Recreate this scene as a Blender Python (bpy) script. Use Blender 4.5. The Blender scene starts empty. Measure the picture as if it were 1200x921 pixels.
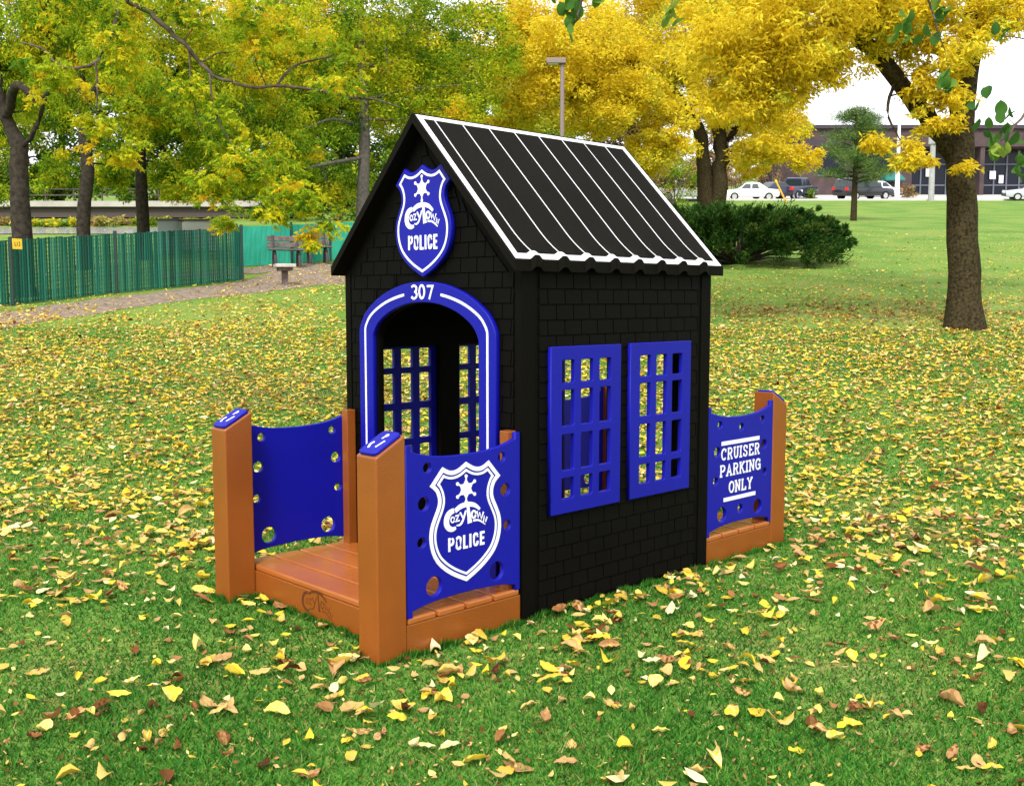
import bpy, bmesh, math, random
import numpy as np
from mathutils import Vector, Matrix
random.seed(7); rng = np.random.default_rng(11)
R = math.radians
scene = bpy.context.scene
COL = scene.collection

# ------------------------------------------------------------------ camera
CX, CY, CZ = -3.0632, -3.1176, 1.4
YAW, PIT, FP = 0.8043, 0.0913, 1212.36
cam = bpy.data.cameras.new('camera'); camo = bpy.data.objects.new('camera', cam); COL.objects.link(camo)
cam.sensor_width = 36.0; cam.sensor_fit = 'HORIZONTAL'; cam.lens = FP / 1200 * 36; cam.clip_end = 3000; cam.clip_start = .05
fw = Vector((math.cos(YAW) * math.cos(PIT), math.sin(YAW) * math.cos(PIT), -math.sin(PIT)))
camo.location = (CX, CY, CZ); camo.rotation_euler = fw.to_track_quat('-Z', 'Y').to_euler()
scene.camera = camo
FH = np.array([math.cos(YAW), math.sin(YAW)]); RH = np.array([math.sin(YAW), -math.cos(YAW)])

# ------------------------------------------------------------------ terrain: flat by the playhouse, then rising gently away
S0, SL, BL = 6.9, 0.12, 1.5
def T(s):
    s = np.asarray(s, float); q = np.clip(s - S0, 0, BL)
    return SL * q * q / (2 * BL) + SL * np.clip(s - S0 - BL, 0, None)
def st(x, y):
    dx, dy = x - CX, y - CY
    return dx * FH[0] + dy * FH[1], dx * RH[0] + dy * RH[1]
def xy(s, t): return CX + FH[0] * s + RH[0] * t, CY + FH[1] * s + RH[1] * t
def gz(x, y): return float(T(st(x, y)[0]))
def at(px, py, s):            # a point s metres ahead of the photographer
    hc = math.cos(PIT) + math.sin(PIT) * (460.5 - py) / FP
    t = s * (px - 600) / FP / hc
    z = CZ + s * (-math.sin(PIT) + math.cos(PIT) * (460.5 - py) / FP) / hc
    x, y = xy(s, t); return Vector((x, y, z))
def on(px, py):               # ground point seen there
    lo, hi = 1.0, 600.0
    for _ in range(60):
        m = (lo + hi) / 2
        if at(px, py, m).z > T(m): lo = m
        else: hi = m
    return at(px, py, lo)
def foot(px, s):              # ground point at that distance
    py = 300
    for _ in range(20):
        p = at(px, py, s); d = p.z - float(T(s)); py += d / s * FP
    return at(px, py, s)

# ------------------------------------------------------------------ materials
def mat(name, col, rough=.6, spec=.3, noise=0, scale=8, bump=0, bscale=60, col2=None, coat=0, metal=0, det=4):
    m = bpy.data.materials.new(name); m.use_nodes = True; nt = m.node_tree; b = nt.nodes['Principled BSDF']
    b.inputs['Base Color'].default_value = (*col, 1); b.inputs['Roughness'].default_value = rough
    b.inputs['Specular IOR Level'].default_value = spec; b.inputs['Metallic'].default_value = metal
    if coat: b.inputs['Coat Weight'].default_value = coat; b.inputs['Coat Roughness'].default_value = .15
    if noise or bump or col2:
        tc = nt.nodes.new('ShaderNodeTexCoord')
    if noise or col2:
        n = nt.nodes.new('ShaderNodeTexNoise'); n.inputs['Scale'].default_value = scale; n.inputs['Detail'].default_value = det
        nt.links.new(tc.outputs['Object'], n.inputs['Vector'])
        r = nt.nodes.new('ShaderNodeValToRGB')
        c2 = col2 or tuple(c * (1 - noise) for c in col)
        r.color_ramp.elements[0].position = .35; r.color_ramp.elements[1].position = .65
        r.color_ramp.elements[0].color = (*c2, 1); r.color_ramp.elements[1].color = (*col, 1)
        nt.links.new(n.outputs['Fac'], r.inputs['Fac']); nt.links.new(r.outputs['Color'], b.inputs['Base Color'])
    if bump:
        n2 = nt.nodes.new('ShaderNodeTexNoise'); n2.inputs['Scale'].default_value = bscale; n2.inputs['Detail'].default_value = 5
        nt.links.new(tc.outputs['Object'], n2.inputs['Vector'])
        bp = nt.nodes.new('ShaderNodeBump'); bp.inputs['Strength'].default_value = bump; bp.inputs['Distance'].default_value = .01
        nt.links.new(n2.outputs['Fac'], bp.inputs['Height']); nt.links.new(bp.outputs['Normal'], b.inputs['Normal'])
    return m
def leafmat(name, ramp, trans=.35, rough=.75, spec=.05):
    spec = min(spec, .06)
    m = bpy.data.materials.new(name); m.use_nodes = True; nt = m.node_tree; b = nt.nodes['Principled BSDF']
    a = nt.nodes.new('ShaderNodeAttribute'); a.attribute_name = 'tint'
    r = nt.nodes.new('ShaderNodeValToRGB'); cr = r.color_ramp
    cr.elements[0].position = ramp[0][0]; cr.elements[0].color = (*ramp[0][1], 1)
    cr.elements[1].position = ramp[-1][0]; cr.elements[1].color = (*ramp[-1][1], 1)
    for p, c in ramp[1:-1]:
        e = cr.elements.new(p); e.color = (*c, 1)
    nt.links.new(a.outputs['Fac'], r.inputs['Fac']); nt.links.new(r.outputs['Color'], b.inputs['Base Color'])
    b.inputs['Roughness'].default_value = rough; b.inputs['Specular IOR Level'].default_value = spec
    if trans:
        t = nt.nodes.new('ShaderNodeBsdfTranslucent'); nt.links.new(r.outputs['Color'], t.inputs['Color'])
        mx = nt.nodes.new('ShaderNodeMixShader'); mx.inputs[0].default_value = trans
        nt.links.new(b.outputs[0], mx.inputs[1]); nt.links.new(t.outputs[0], mx.inputs[2])
        nt.links.new(mx.outputs[0], nt.nodes['Material Output'].inputs['Surface'])
    return m

M_BLACK = mat('black_plastic', (.0024, .0020, .0013), .62, .06, noise=.25, scale=5, bump=.12, bscale=300)
M_ROOF = mat('roof_black', (.0062, .0054, .0038), .62, .04, noise=.2, scale=4, bump=.1, bscale=350)
M_BLUE = mat('blue_plastic', (.0038, .0048, .265), .45, .2, noise=.1, scale=3, bump=.1, bscale=260)
M_WHITE = mat('white_plastic', (.72, .72, .76), .5, .2, noise=.05, scale=20)
M_ORNG = mat('recycled_orange_plastic', (.255, .070, .0105), .27, .5, col2=(.21, .056, .008), scale=2.5, bump=.16, bscale=180)
M_DECK_LIT = mat('sky_lit_orange_plastic', (.39, .12, .026), .2, .6, col2=(.32, .09, .016), scale=3, bump=.14, bscale=160)  # orange plastic again, lightened: the deck's sky-lit highlights put into the colour
M_GROOVE_SHADE = mat('groove_shade_brown', (.09, .028, .008), .8, .1)  # dark brown stands in for the shade inside engraved grooves
M_STEEL = mat('bolt_steel', (.5, .5, .5), .35, .5, metal=1)

# ------------------------------------------------------------------ object helpers
def prop(o, label=None, cat=None, group=None, kind=None):
    if label: o['label'] = label
    if cat: o['category'] = cat
    if group: o['group'] = group
    if kind: o['kind'] = kind
    return o
def empty(name, loc, label, cat, group=None, rz=0):
    o = bpy.data.objects.new(name, None); COL.objects.link(o); o.location = loc; o.rotation_euler.z = rz
    o.empty_display_size = .2
    return prop(o, label, cat, group)
def link(name, me, m, parent=None, smooth=False):
    o = bpy.data.objects.new(name, me); COL.objects.link(o)
    if m is not None:
        for x in (m if isinstance(m, (list, tuple)) else [m]): me.materials.append(x)
    if parent is not None: o.parent = parent
    if smooth:
        me.polygons.foreach_set('use_smooth', [True] * len(me.polygons))
    return o
class MB:
    def __init__(s): s.v = []; s.f = []
    def add(s, vs, fs):
        n = len(s.v); s.v += [tuple(v) for v in vs]; s.f += [tuple(i + n for i in f) for f in fs]; return s
    def box(s, a, b, M=None, bev=0):
        (x0, y0, z0), (x1, y1, z1) = a, b
        if x0 > x1: x0, x1 = x1, x0
        if y0 > y1: y0, y1 = y1, y0
        if z0 > z1: z0, z1 = z1, z0
        if bev <= 0:
            vs = [(x0, y0, z0), (x1, y0, z0), (x1, y1, z0), (x0, y1, z0), (x0, y0, z1), (x1, y0, z1), (x1, y1, z1), (x0, y1, z1)]
            fs = [(0, 3, 2, 1), (4, 5, 6, 7), (0, 1, 5, 4), (1, 2, 6, 5), (2, 3, 7, 6), (3, 0, 4, 7)]
        else:
            bm = bmesh.new(); bmesh.ops.create_cube(bm, size=1)
            for v in bm.verts: v.co = Vector(((x0 + x1) / 2 + v.co.x * (x1 - x0), (y0 + y1) / 2 + v.co.y * (y1 - y0), (z0 + z1) / 2 + v.co.z * (z1 - z0)))
            bmesh.ops.bevel(bm, geom=bm.edges[:], offset=bev, segments=2, profile=.6, affect='EDGES')
            bm.verts.index_update(); vs = [v.co.copy() for v in bm.verts]; fs = [[v.index for v in f.verts] for f in bm.faces]; bm.free()
        if M is not None: vs = [M @ Vector(v) for v in vs]
        return s.add(vs, fs)
    def prism(s, poly, w0, w1, M):      # 2D polygon extruded along w
        n = len(poly)
        vs = [M @ Vector((u, v, w0)) for u, v in poly] + [M @ Vector((u, v, w1)) for u, v in poly]
        fs = [tuple(range(n - 1, -1, -1)), tuple(range(n, 2 * n))] + [(i, (i + 1) % n, (i + 1) % n + n, i + n) for i in range(n)]
        return s.add(vs, fs)
    def tube(s, pts, rad, n=8, cap=True, jit=0):
        pts = [Vector(p) for p in pts]
        if not hasattr(rad, '__len__'): rad = [rad] * len(pts)
        up = Vector((0.3, .1, 1)); vs = []
        for i, p in enumerate(pts):
            d = (pts[min(i + 1, len(pts) - 1)] - pts[max(i - 1, 0)]).normalized()
            a = d.cross(Vector((1, 0, 0)) if abs(d.z) > .8 else Vector((0, 0, 1))).normalized(); b = d.cross(a)
            for k in range(n):
                th = 2 * math.pi * k / n; rr = rad[i] * (1 + (random.uniform(-jit, jit) if jit else 0))
                vs.append(p + (a * math.cos(th) + b * math.sin(th)) * rr)
        fs = [(i * n + k, i * n + (k + 1) % n, (i + 1) * n + (k + 1) % n, (i + 1) * n + k) for i in range(len(pts) - 1) for k in range(n)]
        if cap: fs += [tuple(range(n - 1, -1, -1)), tuple((len(pts) - 1) * n + k for k in range(n))]
        return s.add(vs, fs)
    def mesh(s, name):
        me = bpy.data.meshes.new(name); me.from_pydata(s.v, [], s.f); me.validate(); me.update(); return me
    def build(s, name, m, parent=None, smooth=False): return link(name, s.mesh(name), m, parent, smooth)
def fixnorm(me):
    bm = bmesh.new(); bm.from_mesh(me); bmesh.ops.recalc_face_normals(bm, faces=bm.faces[:]); bm.to_mesh(me); bm.free()
def fastmesh(name, V, F, tint=None):    # V (n,3), F (m,k)
    me = bpy.data.meshes.new(name); k = F.shape[1]
    me.vertices.add(len(V)); me.vertices.foreach_set('co', V.astype(np.float32).ravel())
    me.loops.add(F.size); me.loops.foreach_set('vertex_index', F.astype(np.int32).ravel())
    me.polygons.add(len(F)); me.polygons.foreach_set('loop_start', np.arange(0, F.size, k, dtype=np.int32))
    me.update(calc_edges=True)
    if tint is not None:
        a = me.attributes.new('tint', 'FLOAT', 'FACE'); a.data.foreach_set('value', np.clip(tint, 0, 1).astype(np.float32))
    return me

def plate_mesh(name, outer, holes, w0, w1, M, bevel=.003):   # flat board with holes, through a filled 2D curve
    cu = bpy.data.curves.new(name, 'CURVE'); cu.dimensions = '2D'; cu.fill_mode = 'BOTH'
    for poly in [outer] + holes:
        sp = cu.splines.new('POLY'); sp.points.add(len(poly) - 1); sp.use_cyclic_u = True
        for i, (u, v) in enumerate(poly): sp.points[i].co = (u, v, 0, 1)
    cu.extrude = abs(w1 - w0) / 2 - bevel; cu.bevel_depth = bevel; cu.bevel_resolution = 1; cu.offset = -bevel
    tmp = bpy.data.objects.new('tmp', cu); COL.objects.link(tmp)
    dg = bpy.context.evaluated_depsgraph_get(); me = bpy.data.meshes.new_from_object(tmp.evaluated_get(dg))
    bpy.data.objects.remove(tmp); me.name = name
    me.transform(M @ Matrix.Translation((0, 0, (w0 + w1) / 2)))
    me.materials.clear()
    return me
def plate(name, outer, holes, w0, w1, M, m, parent, bevel=.003): return link(name, plate_mesh(name, outer, holes, w0, w1, M, bevel), m, parent)
def clean_off(pts, d):
    if d < 1e-6: return list(pts)
    q = offs(pts, d, True); out = []; N = len(pts)
    for p in q:
        ok = True
        for i in range(N):
            a, b = pts[i], pts[(i + 1) % N]; dx, dy = b[0] - a[0], b[1] - a[1]; l = dx * dx + dy * dy
            t = 0 if l == 0 else max(0, min(1, ((p[0] - a[0]) * dx + (p[1] - a[1]) * dy) / l))
            if math.hypot(p[0] - a[0] - t * dx, p[1] - a[1] - t * dy) < d * .985: ok = False; break
        if ok: out.append(p)
    return out

# planes of the playhouse
L, W = 1.334, 1.274
D, A_, B_, DR = .769, .14, .128, .628
def plane(o, u, v, w):
    M = Matrix.Identity(4)
    for i, c in enumerate((u, v, w, o)):
        for j in range(3): M[j][i] = c[j]
    return M
SIDE = lambda y=0: plane((0, y, 0), (1, 0, 0), (0, 0, 1), (0, -1, 0))        # u=x v=z, out towards -y
SIDEB = lambda y: plane((0, y, 0), (-1, 0, 0), (0, 0, 1), (0, 1, 0))         # u=-x, out towards +y
FRONT = lambda x=0: plane((x, 0, 0), (0, -1, 0), (0, 0, 1), (-1, 0, 0))      # u=-y, out towards -x
BACK = lambda x: plane((x, 0, 0), (0, 1, 0), (0, 0, 1), (1, 0, 0))           # u=y, out towards +x

def catmull(pts, n=6, closed=False):
    out = []; N = len(pts)
    for i in range(N - (0 if closed else 1)):
        p = [pts[(i + k - 1) % N] if closed else pts[min(max(i + k - 1, 0), N - 1)] for k in range(4)]
        for j in range(n):
            t = j / n
            out.append(tuple(.5 * (2 * p[1][c] + (p[2][c] - p[0][c]) * t + (2 * p[0][c] - 5 * p[1][c] + 4 * p[2][c] - p[3][c]) * t * t + (3 * p[1][c] - p[0][c] - 3 * p[2][c] + p[3][c]) * t ** 3) for c in range(len(pts[0]))))
    if not closed: out.append(tuple(pts[-1]))
    return out
def offs(pts, d, closed):
    out = []; N = len(pts)
    for i in range(N):
        a = pts[(i - 1) % N] if (closed or i) else None; b = pts[(i + 1) % N] if (closed or i < N - 1) else None
        p = pts[i]; ns = []
        for q0, q1 in ((a, p), (p, b)):
            if q0 is None or q1 is None: continue
            dx, dy = q1[0] - q0[0], q1[1] - q0[1]; l = math.hypot(dx, dy)
            if l > 1e-9: ns.append((-dy / l, dx / l))
        nx, ny = sum(n[0] for n in ns) / len(ns), sum(n[1] for n in ns) / len(ns)
        l2 = max(nx * nx + ny * ny, .3)
        out.append((p[0] + nx / l2 * d, p[1] + ny / l2 * d))
    return out
class Ink:                      # raised lettering and lines, 1.5 mm thick
    def __init__(s, M, w0=.0005, w1=.002): s.mb = MB(); s.M = M; s.w0 = w0; s.w1 = w1; s.k = 0
    def band(s, pts, d0, d1, closed=False):
        s.k += 1; w1 = s.w1 + (s.k % 40) * 2e-5
        a = offs(pts, d0, closed); b = offs(pts, d1, closed); n = len(pts); M = s.M
        vs = [M @ Vector((*p, w1)) for p in a] + [M @ Vector((*p, w1)) for p in b] + [M @ Vector((*p, s.w0)) for p in a] + [M @ Vector((*p, s.w0)) for p in b]
        fs = []
        for i in range(n if closed else n - 1):
            j = (i + 1) % n
            fs += [(i, j, n + j, n + i), (j, i, 2 * n + i, 2 * n + j), (n + i, n + j, 3 * n + j, 3 * n + i)]
        if not closed: fs += [(0, n, 3 * n, 2 * n), (2 * n - 1, n - 1, 3 * n - 1, 4 * n - 1)]
        s.mb.add(vs, fs)
    def ring(s, pts, d0, d1):
        me = plate_mesh('r', clean_off(pts, d0), [clean_off(pts, d1)], s.w0, s.w1 + .0003, s.M, .0002)
        s.mb.add([v.co.copy() for v in me.vertices], [tuple(p.vertices) for p in me.polygons]); bpy.data.meshes.remove(me)
    def line(s, pts, w, closed=False): s.band(pts, -w / 2, w / 2, closed)
    def poly(s, pts):
        s.k += 1; s.mb.prism(pts, s.w0, s.w1 + (s.k % 40) * 2e-5, s.M)
    def dot(s, c, r, n=12): s.poly([(c[0] + r * math.cos(2 * math.pi * i / n), c[1] + r * math.sin(2 * math.pi * i / n)) for i in range(n)])
    def done(s, name, m, parent):
        me = s.mb.mesh(name); fixnorm(me); return link(name, me, m, parent)
def arc(cx, cy, rx, ry, a0, a1, n=10):
    return [(cx + rx * math.cos(R(a0 + (a1 - a0) * i / n)), cy + ry * math.sin(R(a0 + (a1 - a0) * i / n))) for i in range(n + 1)]

HALF = [(-.0, .251)] + catmull([(0, .251), (-.045, .227), (-.085, .224), (-.125, .243)], 4)[1:-1] + [(-.125, .243), (-.19, .172)] + \
    catmull([(-.19, .172), (-.160, .146), (-.148, .112), (-.153, .083), (-.172, .045), (-.189, .005), (-.194, -.04), (-.185, -.090), (-.160, -.138), (-.118, -.178), (-.065, -.212), (0, -.243)], 3)[1:-1] + [(0, -.243)]
SHIELD = HALF + [(-x, y) for x, y in HALF[-2:0:-1]]    # counter-clockwise
def star(ink, c, r):
    pts = []
    for i in range(12):
        rr = r * 1.08 if i % 2 == 0 else r * .68; a = R(90 + 30 * i); pts.append((c[0] + rr * math.cos(a), c[1] + rr * math.sin(a)))
    ink.poly(pts)
    for i in range(6):
        a = R(90 + 60 * i); e = 1.38
        ink.line([(c[0] + r * .8 * math.cos(a), c[1] + r * .8 * math.sin(a)), (c[0] + r * e * math.cos(a), c[1] + r * e * math.sin(a))], r * .2)
        ink.dot((c[0] + r * e * math.cos(a), c[1] + r * e * math.sin(a)), r * .2)
def logo(ink, o, k, thin=1.0, fx=1):
    P = lambda l: [(o[0] + fx * x * k, o[1] + y * k) for x, y in l]
    def tap(pts, ws):           # stroke with changing width
        pts = P(catmull(pts, 4)); n = len(pts); a = []; b = []
        for i, p in enumerate(pts):
            t = i / (n - 1) * (len(ws) - 1); j = min(int(t), len(ws) - 2); w = (ws[j] + (ws[j + 1] - ws[j]) * (t - j)) * k * thin / 2
            q0, q1 = pts[max(i - 1, 0)], pts[min(i + 1, n - 1)]; dx, dy = q1[0] - q0[0], q1[1] - q0[1]; l = math.hypot(dx, dy)
            a.append((p[0] - dy / l * w, p[1] + dx / l * w)); b.append((p[0] + dy / l * w, p[1] - dx / l * w))
        for i in range(n - 1): ink.mb.prism([b[i], b[i + 1], a[i + 1], a[i]], ink.w0, ink.w1 + (ink.k % 9) * 3e-5, ink.M)
        ink.k += 1
    tap([(-.066, .060), (-.088, .053), (-.103, .034), (-.105, .010), (-.094, -.008), (-.074, -.016), (-.056, -.012)], [.020, .026, .027, .022, .012])
    tap([(-.060, .056), (-.030, .071), (.008, .075), (.045, .067), (.074, .046)], [.018, .021, .021, .018, .011])
    tap([(.009, .070), (.013, .040), (.020, -.004)], [.014, .016, .024])
    ink.line(P(arc(-.073, .023, .0095, .011, 0, 340, 12)), .0055 * k * thin)
    ink.line(P([(-.059, .036), (-.040, .038), (-.055, .014), (-.036, .015)]), .0065 * k * thin)
    ink.line(P([(-.033, .047), (-.018, .022)]), .0075 * k * thin)
    tap([(-.001, .051), (-.012, .026), (-.022, .006), (-.036, -.004), (-.052, -.003)], [.008, .009, .009, .005])
    ink.line(P(arc(.041, .029, .0115, .0145, 0, 345, 12)), .008 * k * thin)
    ink.line(P([(.059, .040), (.065, .012), (.074, .031), (.083, .004), (.095, .032)]), .0062 * k * thin)
    ink.line(P([(.094, -.010), (.099, .014), (.107, -.012), (.115, .008)]), .005 * k * thin)
    tap([(.038, .004), (.070, .000), (.104, -.022)], [.009, .008, .004])
# condensed bold capitals: strokes in a unit box (w x 1)
def G_(ch):
    r = .2
    return {
     'P': (.5, [[(.1, 0), (.1, 1)], [(.1, .92), (.3, .92)] + arc(.27, .70, .15, .22, 90, -90, 8) + [(.1, .48)]]),
     'O': (.52, [[(.10, .25)] + [(.10, .75)] + arc(.26, .74, .16, .18, 180, 0, 8) + [(.42, .25)] + arc(.26, .26, .16, .18, 0, -180, 8)]),
     'L': (.42, [[(.1, 1), (.1, .08), (.40, .08)]]),
     'I': (.2, [[(.1, 0), (.1, 1)]]),
     'C': (.5, [[(.41, .66), (.41, .75)] + arc(.26, .74, .15, .18, 0, 180, 8) + [(.10, .25)] + arc(.26, .26, .15, .18, 180, 360, 8) + [(.41, .36)]]),
     'E': (.42, [[(.40, .92), (.1, .92), (.1, .08), (.40, .08)], [(.1, .51), (.36, .51)]]),
    }[ch]
def condensed(ink, word, x0, x1, z0, h):
    gap = .09; tot = sum(G_(c)[0] for c in word) + gap * (len(word) - 1); k = (x1 - x0) / tot; x = x0
    for c in word:
        w, ss = G_(c)
        for s_ in ss: ink.line([(x + p[0] * k, z0 + p[1] * h) for p in s_], .0100 * h / .055)
        x += (w + gap) * k
def SG(ch):      # slab serif capitals, unit box
    O = arc(.5, .5, .38, .45, 0, 360, 20)
    sf = lambda x, y, w=.16: [(x - w, y), (x + w, y)]
    d = {
     'C': [arc(.52, .5, .38, .45, 45, 315, 16), [(.80, .68), (.80, .95)]],
     'R': [[(.22, .05), (.22, .95)], [(.1, .95), (.55, .95)] + arc(.55, .73, .24, .22, 90, -90, 8) + [(.22, .51)], [(.52, .51), (.80, .05)], sf(.24, .05), sf(.82, .05, .13)],
     'U': [[(.22, .95), (.22, .35)] + arc(.5, .35, .28, .30, 180, 360, 10) + [(.78, .95)], sf(.22, .95), sf(.78, .95)],
     'I': [[(.5, .05), (.5, .95)], sf(.5, .95, .22), sf(.5, .05, .22)],
     'S': [[(.78, .74)] + arc(.5, .73, .27, .22, 25, 180, 8) + [(.30, .58), (.68, .43)] + arc(.5, .27, .28, .22, 20, -160, 9), [(.78, .68), (.78, .95)], [(.22, .05), (.22, .32)]],
     'E': [[(.24, .05), (.24, .95)], [(.1, .95), (.82, .95), (.82, .74)], [(.1, .05), (.84, .05), (.84, .27)], [(.24, .5), (.62, .5)]],
     'P': [[(.22, .05), (.22, .95)], [(.1, .95), (.55, .95)] + arc(.55, .71, .26, .24, 90, -90, 8) + [(.22, .47)], sf(.24, .05, .18)],
     'A': [[(.18, .05), (.5, .95), (.82, .05)], [(.3, .33), (.7, .33)], sf(.16, .05), sf(.84, .05)],
     'K': [[(.22, .05), (.22, .95)], [(.24, .42), (.76, .95)], [(.42, .6), (.78, .05)], sf(.22, .95), sf(.22, .05), sf(.76, .95, .14), sf(.82, .05, .14)],
     'N': [[(.22, .05), (.22, .95)], [(.20, .93), (.80, .07)], [(.8, .05), (.8, .95)], sf(.16, .95), sf(.2, .05), sf(.8, .95)],
     'G': [arc(.52, .5, .38, .45, 45, 345, 16), [(.52, .47), (.94, .47)], [(.86, .47), (.86, .05)], [(.80, .68), (.80, .95)]],
     'O': [O], 'L': [[(.26, .05), (.26, .95)], sf(.26, .95), [(.1, .05), (.84, .05), (.84, .3)]],
     'Y': [[(.15, .95), (.5, .48), (.85, .95)], [(.5, .48), (.5, .05)], sf(.17, .95, .14), sf(.83, .95, .14), sf(.5, .05)],
    }
    return d[ch]
def slab(ink, word, x0, x1, z0, h, sw=.0092):
    wd = {'I': .55}; tot = sum(wd.get(c, 1) for c in word); k = (x1 - x0) / tot; x = x0
    for c in word:
        w = wd.get(c, 1)
        for s_ in SG(c):
            ink.line([(x + (p[0] - .5) * k * .93 + w * k / 2, z0 + p[1] * h) for p in s_], sw if len(s_) > 2 else sw * 1.05)
        x += w * k

# ================================================================== PLAYHOUSE
house = empty('playhouse', (0, 0, 0), 'black shingled play police station with blue windows and orange porches on the lawn', 'playhouse')
H = 1.562; RZ = 2.235; yc = W / 2
def archpts(hw, zs, zt, z0, n=14, cyy=0.0, fl=.45):     # flat-topped arch: straight legs, rounded shoulders, shallow crown
    return None
def arch(hw, top, sh, z0):
    # hw half width, top height of crown, sh where the legs end
    k = top - sh
    half = catmull([(hw, sh), (hw * .985, sh + k * .18), (hw * .875, sh + k * .47), (hw * .62, sh + k * .765), (hw * .3, sh + k * .95), (0, top)], 4)
    r = [(hw, z0)] + half
    return r + [(-x, y) for x, y in r[-2::-1]]
ARO = arch(.500, 1.477, 1.215, .03); ARI = arch(.387, 1.381, 1.195, .03)
c2 = lambda pts, u0: [(u0 + x, y) for x, y in pts]
def gable_wall(M, sgn, name):
    u = lambda y: sgn * y
    uc = u(yc)
    ins = [(p[0] * .98, p[1]) for p in ARI]
    out = [(u(.0), 0)] + [(uc + x, y) for x, y in ([(-a, b) for a, b in ins] if u(0) < u(W) and False else ins)][::1]
    # one outline that runs round the doorway (it is open at the bottom)
    left, right = min(u(0), u(W)), max(u(0), u(W))
    o = [(left, 0), (uc - .38, 0)] + [(uc + x, y) for x, y in ins[::-1]] + [(uc + .38, 0), (right, 0), (right, H - .0), (uc, RZ - .045), (left, H - .0)]
    w = plate(name, o, [], -.035, 0, M, M_BLACK, house, .002)
    mb = MB(); rows = .067; z = .04; r = 0
    def halfarch(zz):
        zz = min(max(zz, .03), 1.477); best = .5
        if zz > 1.2:
            pts = sorted([(y, x) for x, y in ARO if x >= 0])
            for (ya, xa), (yb, xb) in zip(pts, pts[1:]):
                if ya <= zz <= yb and yb > ya: best = xa + (xb - xa) * (zz - ya) / (yb - ya)
        return best
    while z < RZ - .12:
        z1 = z + rows - .0045; off = (.054 if r % 2 else 0) + .0
        x = -.72 + off
        lim0 = (W / 2 - .05) if z1 < H - .04 else (RZ - .10 - z) * .985 - .06
        lim1 = (W / 2 - .05) if z1 < H - .04 else (RZ - .10 - z1) * .985 - .06
        while x < .72:
            x1 = x + .108 - .006
            a0, b0, a1, b1 = max(x, -lim0), min(x1, lim0), max(x, -lim1), min(x1, lim1)
            segs = [(a0, b0, a1, b1)]
            if z < 1.477:
                h0 = halfarch(z) + .006; h1 = h0
                segs = [(a0, min(b0, -h0), a1, min(b1, -h1)), (max(a0, h0), b0, max(a1, h1), b1)]
            for p, q, p2, q2 in segs:
                if q - p > .008:
                    if q2 - p2 < .002: p2 = q2 = (p2 + q2) / 2; p2 = min(max(p2, p), q); poly = [(uc + p, z), (uc + q, z), (uc + p2, z1)]
                    else: poly = [(uc + p, z), (uc + q, z), (uc + q2, z1), (uc + p2, z1)]
                    # a thin wedge, thicker at its lower edge like a real shake
                    n = len(poly); vs = [M @ Vector((*c, 0)) for c in poly] + [M @ Vector((c[0], c[1], .0075 if i < 2 else .0035)) for i, c in enumerate(poly)]
                    mb.add(vs, [tuple(range(n - 1, -1, -1)), tuple(range(n, 2 * n))] + [(i, (i + 1) % n, (i + 1) % n + n, i + n) for i in range(n)])
            x += .108
        z += rows; r += 1
    # trim along the corners and under the rakes
    for e in (-1, 1):
        a, b = (uc + e * (W / 2 - .038), uc + e * (W / 2 - .0003)); a, b = min(a, b), max(a, b)
        mb.prism([(a, 0), (b, 0), (b, H - .02), (a, H - .02)], 0, .006, M)
    mb.build('shingles', M_BLACK, w)
    return w
gable_wall(FRONT(0), -1, 'front_wall'); gable_wall(BACK(L), 1, 'back_wall')
WIN = [(.150, .618), (.687, 1.156)]
def side_wall(M, sgn, name):
    u = lambda x: sgn * x
    lo, hi = sorted((u(.036), u(L - .036)))
    holes = []
    for a, b in WIN:
        p, q = sorted((u(a + .035), u(b - .035))); holes.append([(p, .50), (q, .50), (q, 1.145), (p, 1.145)])
    w = plate(name, [(lo, 0), (hi, 0), (hi, H), (lo, H)], holes, -.035, 0, M, M_BLACK, house, .002)
    mb = MB(); z = .035; r = 0
    while z < 1.50:
        z1 = z + .0625; x = .097 + (.0 if r % 2 else -.054)
        while x < 1.24:
            segs = [(max(x, .097), min(x + .102, 1.236), z, z1)]
            if z1 > .447 and z < 1.193:
                for a, b in WIN:
                    ns = []
                    for p, q, za, zb in segs:
                        ns += [(p, min(q, a + .004), za, zb), (max(p, b - .004), q, za, zb)]
                        m0, m1 = max(p, a + .004), min(q, b - .004)
                        if m1 > m0:
                            if zb > 1.186: ns.append((m0, m1, max(za, 1.186), zb))
                            if za < .454: ns.append((m0, m1, za, min(zb, .454)))
                    segs = [g for g in ns if g[1] - g[0] > 1e-4]
            for p, q, za, zb in segs:
                if q - p > .004 and zb - za > .003:
                    p_, q_ = sorted((u(p), u(q)))
                    vs = [M @ Vector(c) for c in ((p_, za, 0), (q_, za, 0), (q_, zb, 0), (p_, zb, 0), (p_, za, .0075), (q_, za, .0075), (q_, zb, .0035), (p_, zb, .0035))]
                    mb.add(vs, [(3, 2, 1, 0), (4, 5, 6, 7), (0, 1, 5, 4), (1, 2, 6, 5), (2, 3, 7, 6), (3, 0, 4, 7)])
            x += .108
        z += .067; r += 1
    for a, b in ((-.0055, .072), (L - .072, L + .0055)):
        p, q = sorted((u(a), u(b))); mb.prism([(p, 0), (q, 0), (q, H - .01), (p, H - .01)], .0004, .0058, M)
    mb.build('shingles', M_BLACK, w)
    # corner posts of the wall
    k = MB()
    yy0, yy1 = (0, .036) if sgn > 0 else (W - .036, W)
    return w
side_wall(SIDE(0), 1, 'side_wall'); side_wall(SIDEB(W), -1, 'side_wall')
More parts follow.
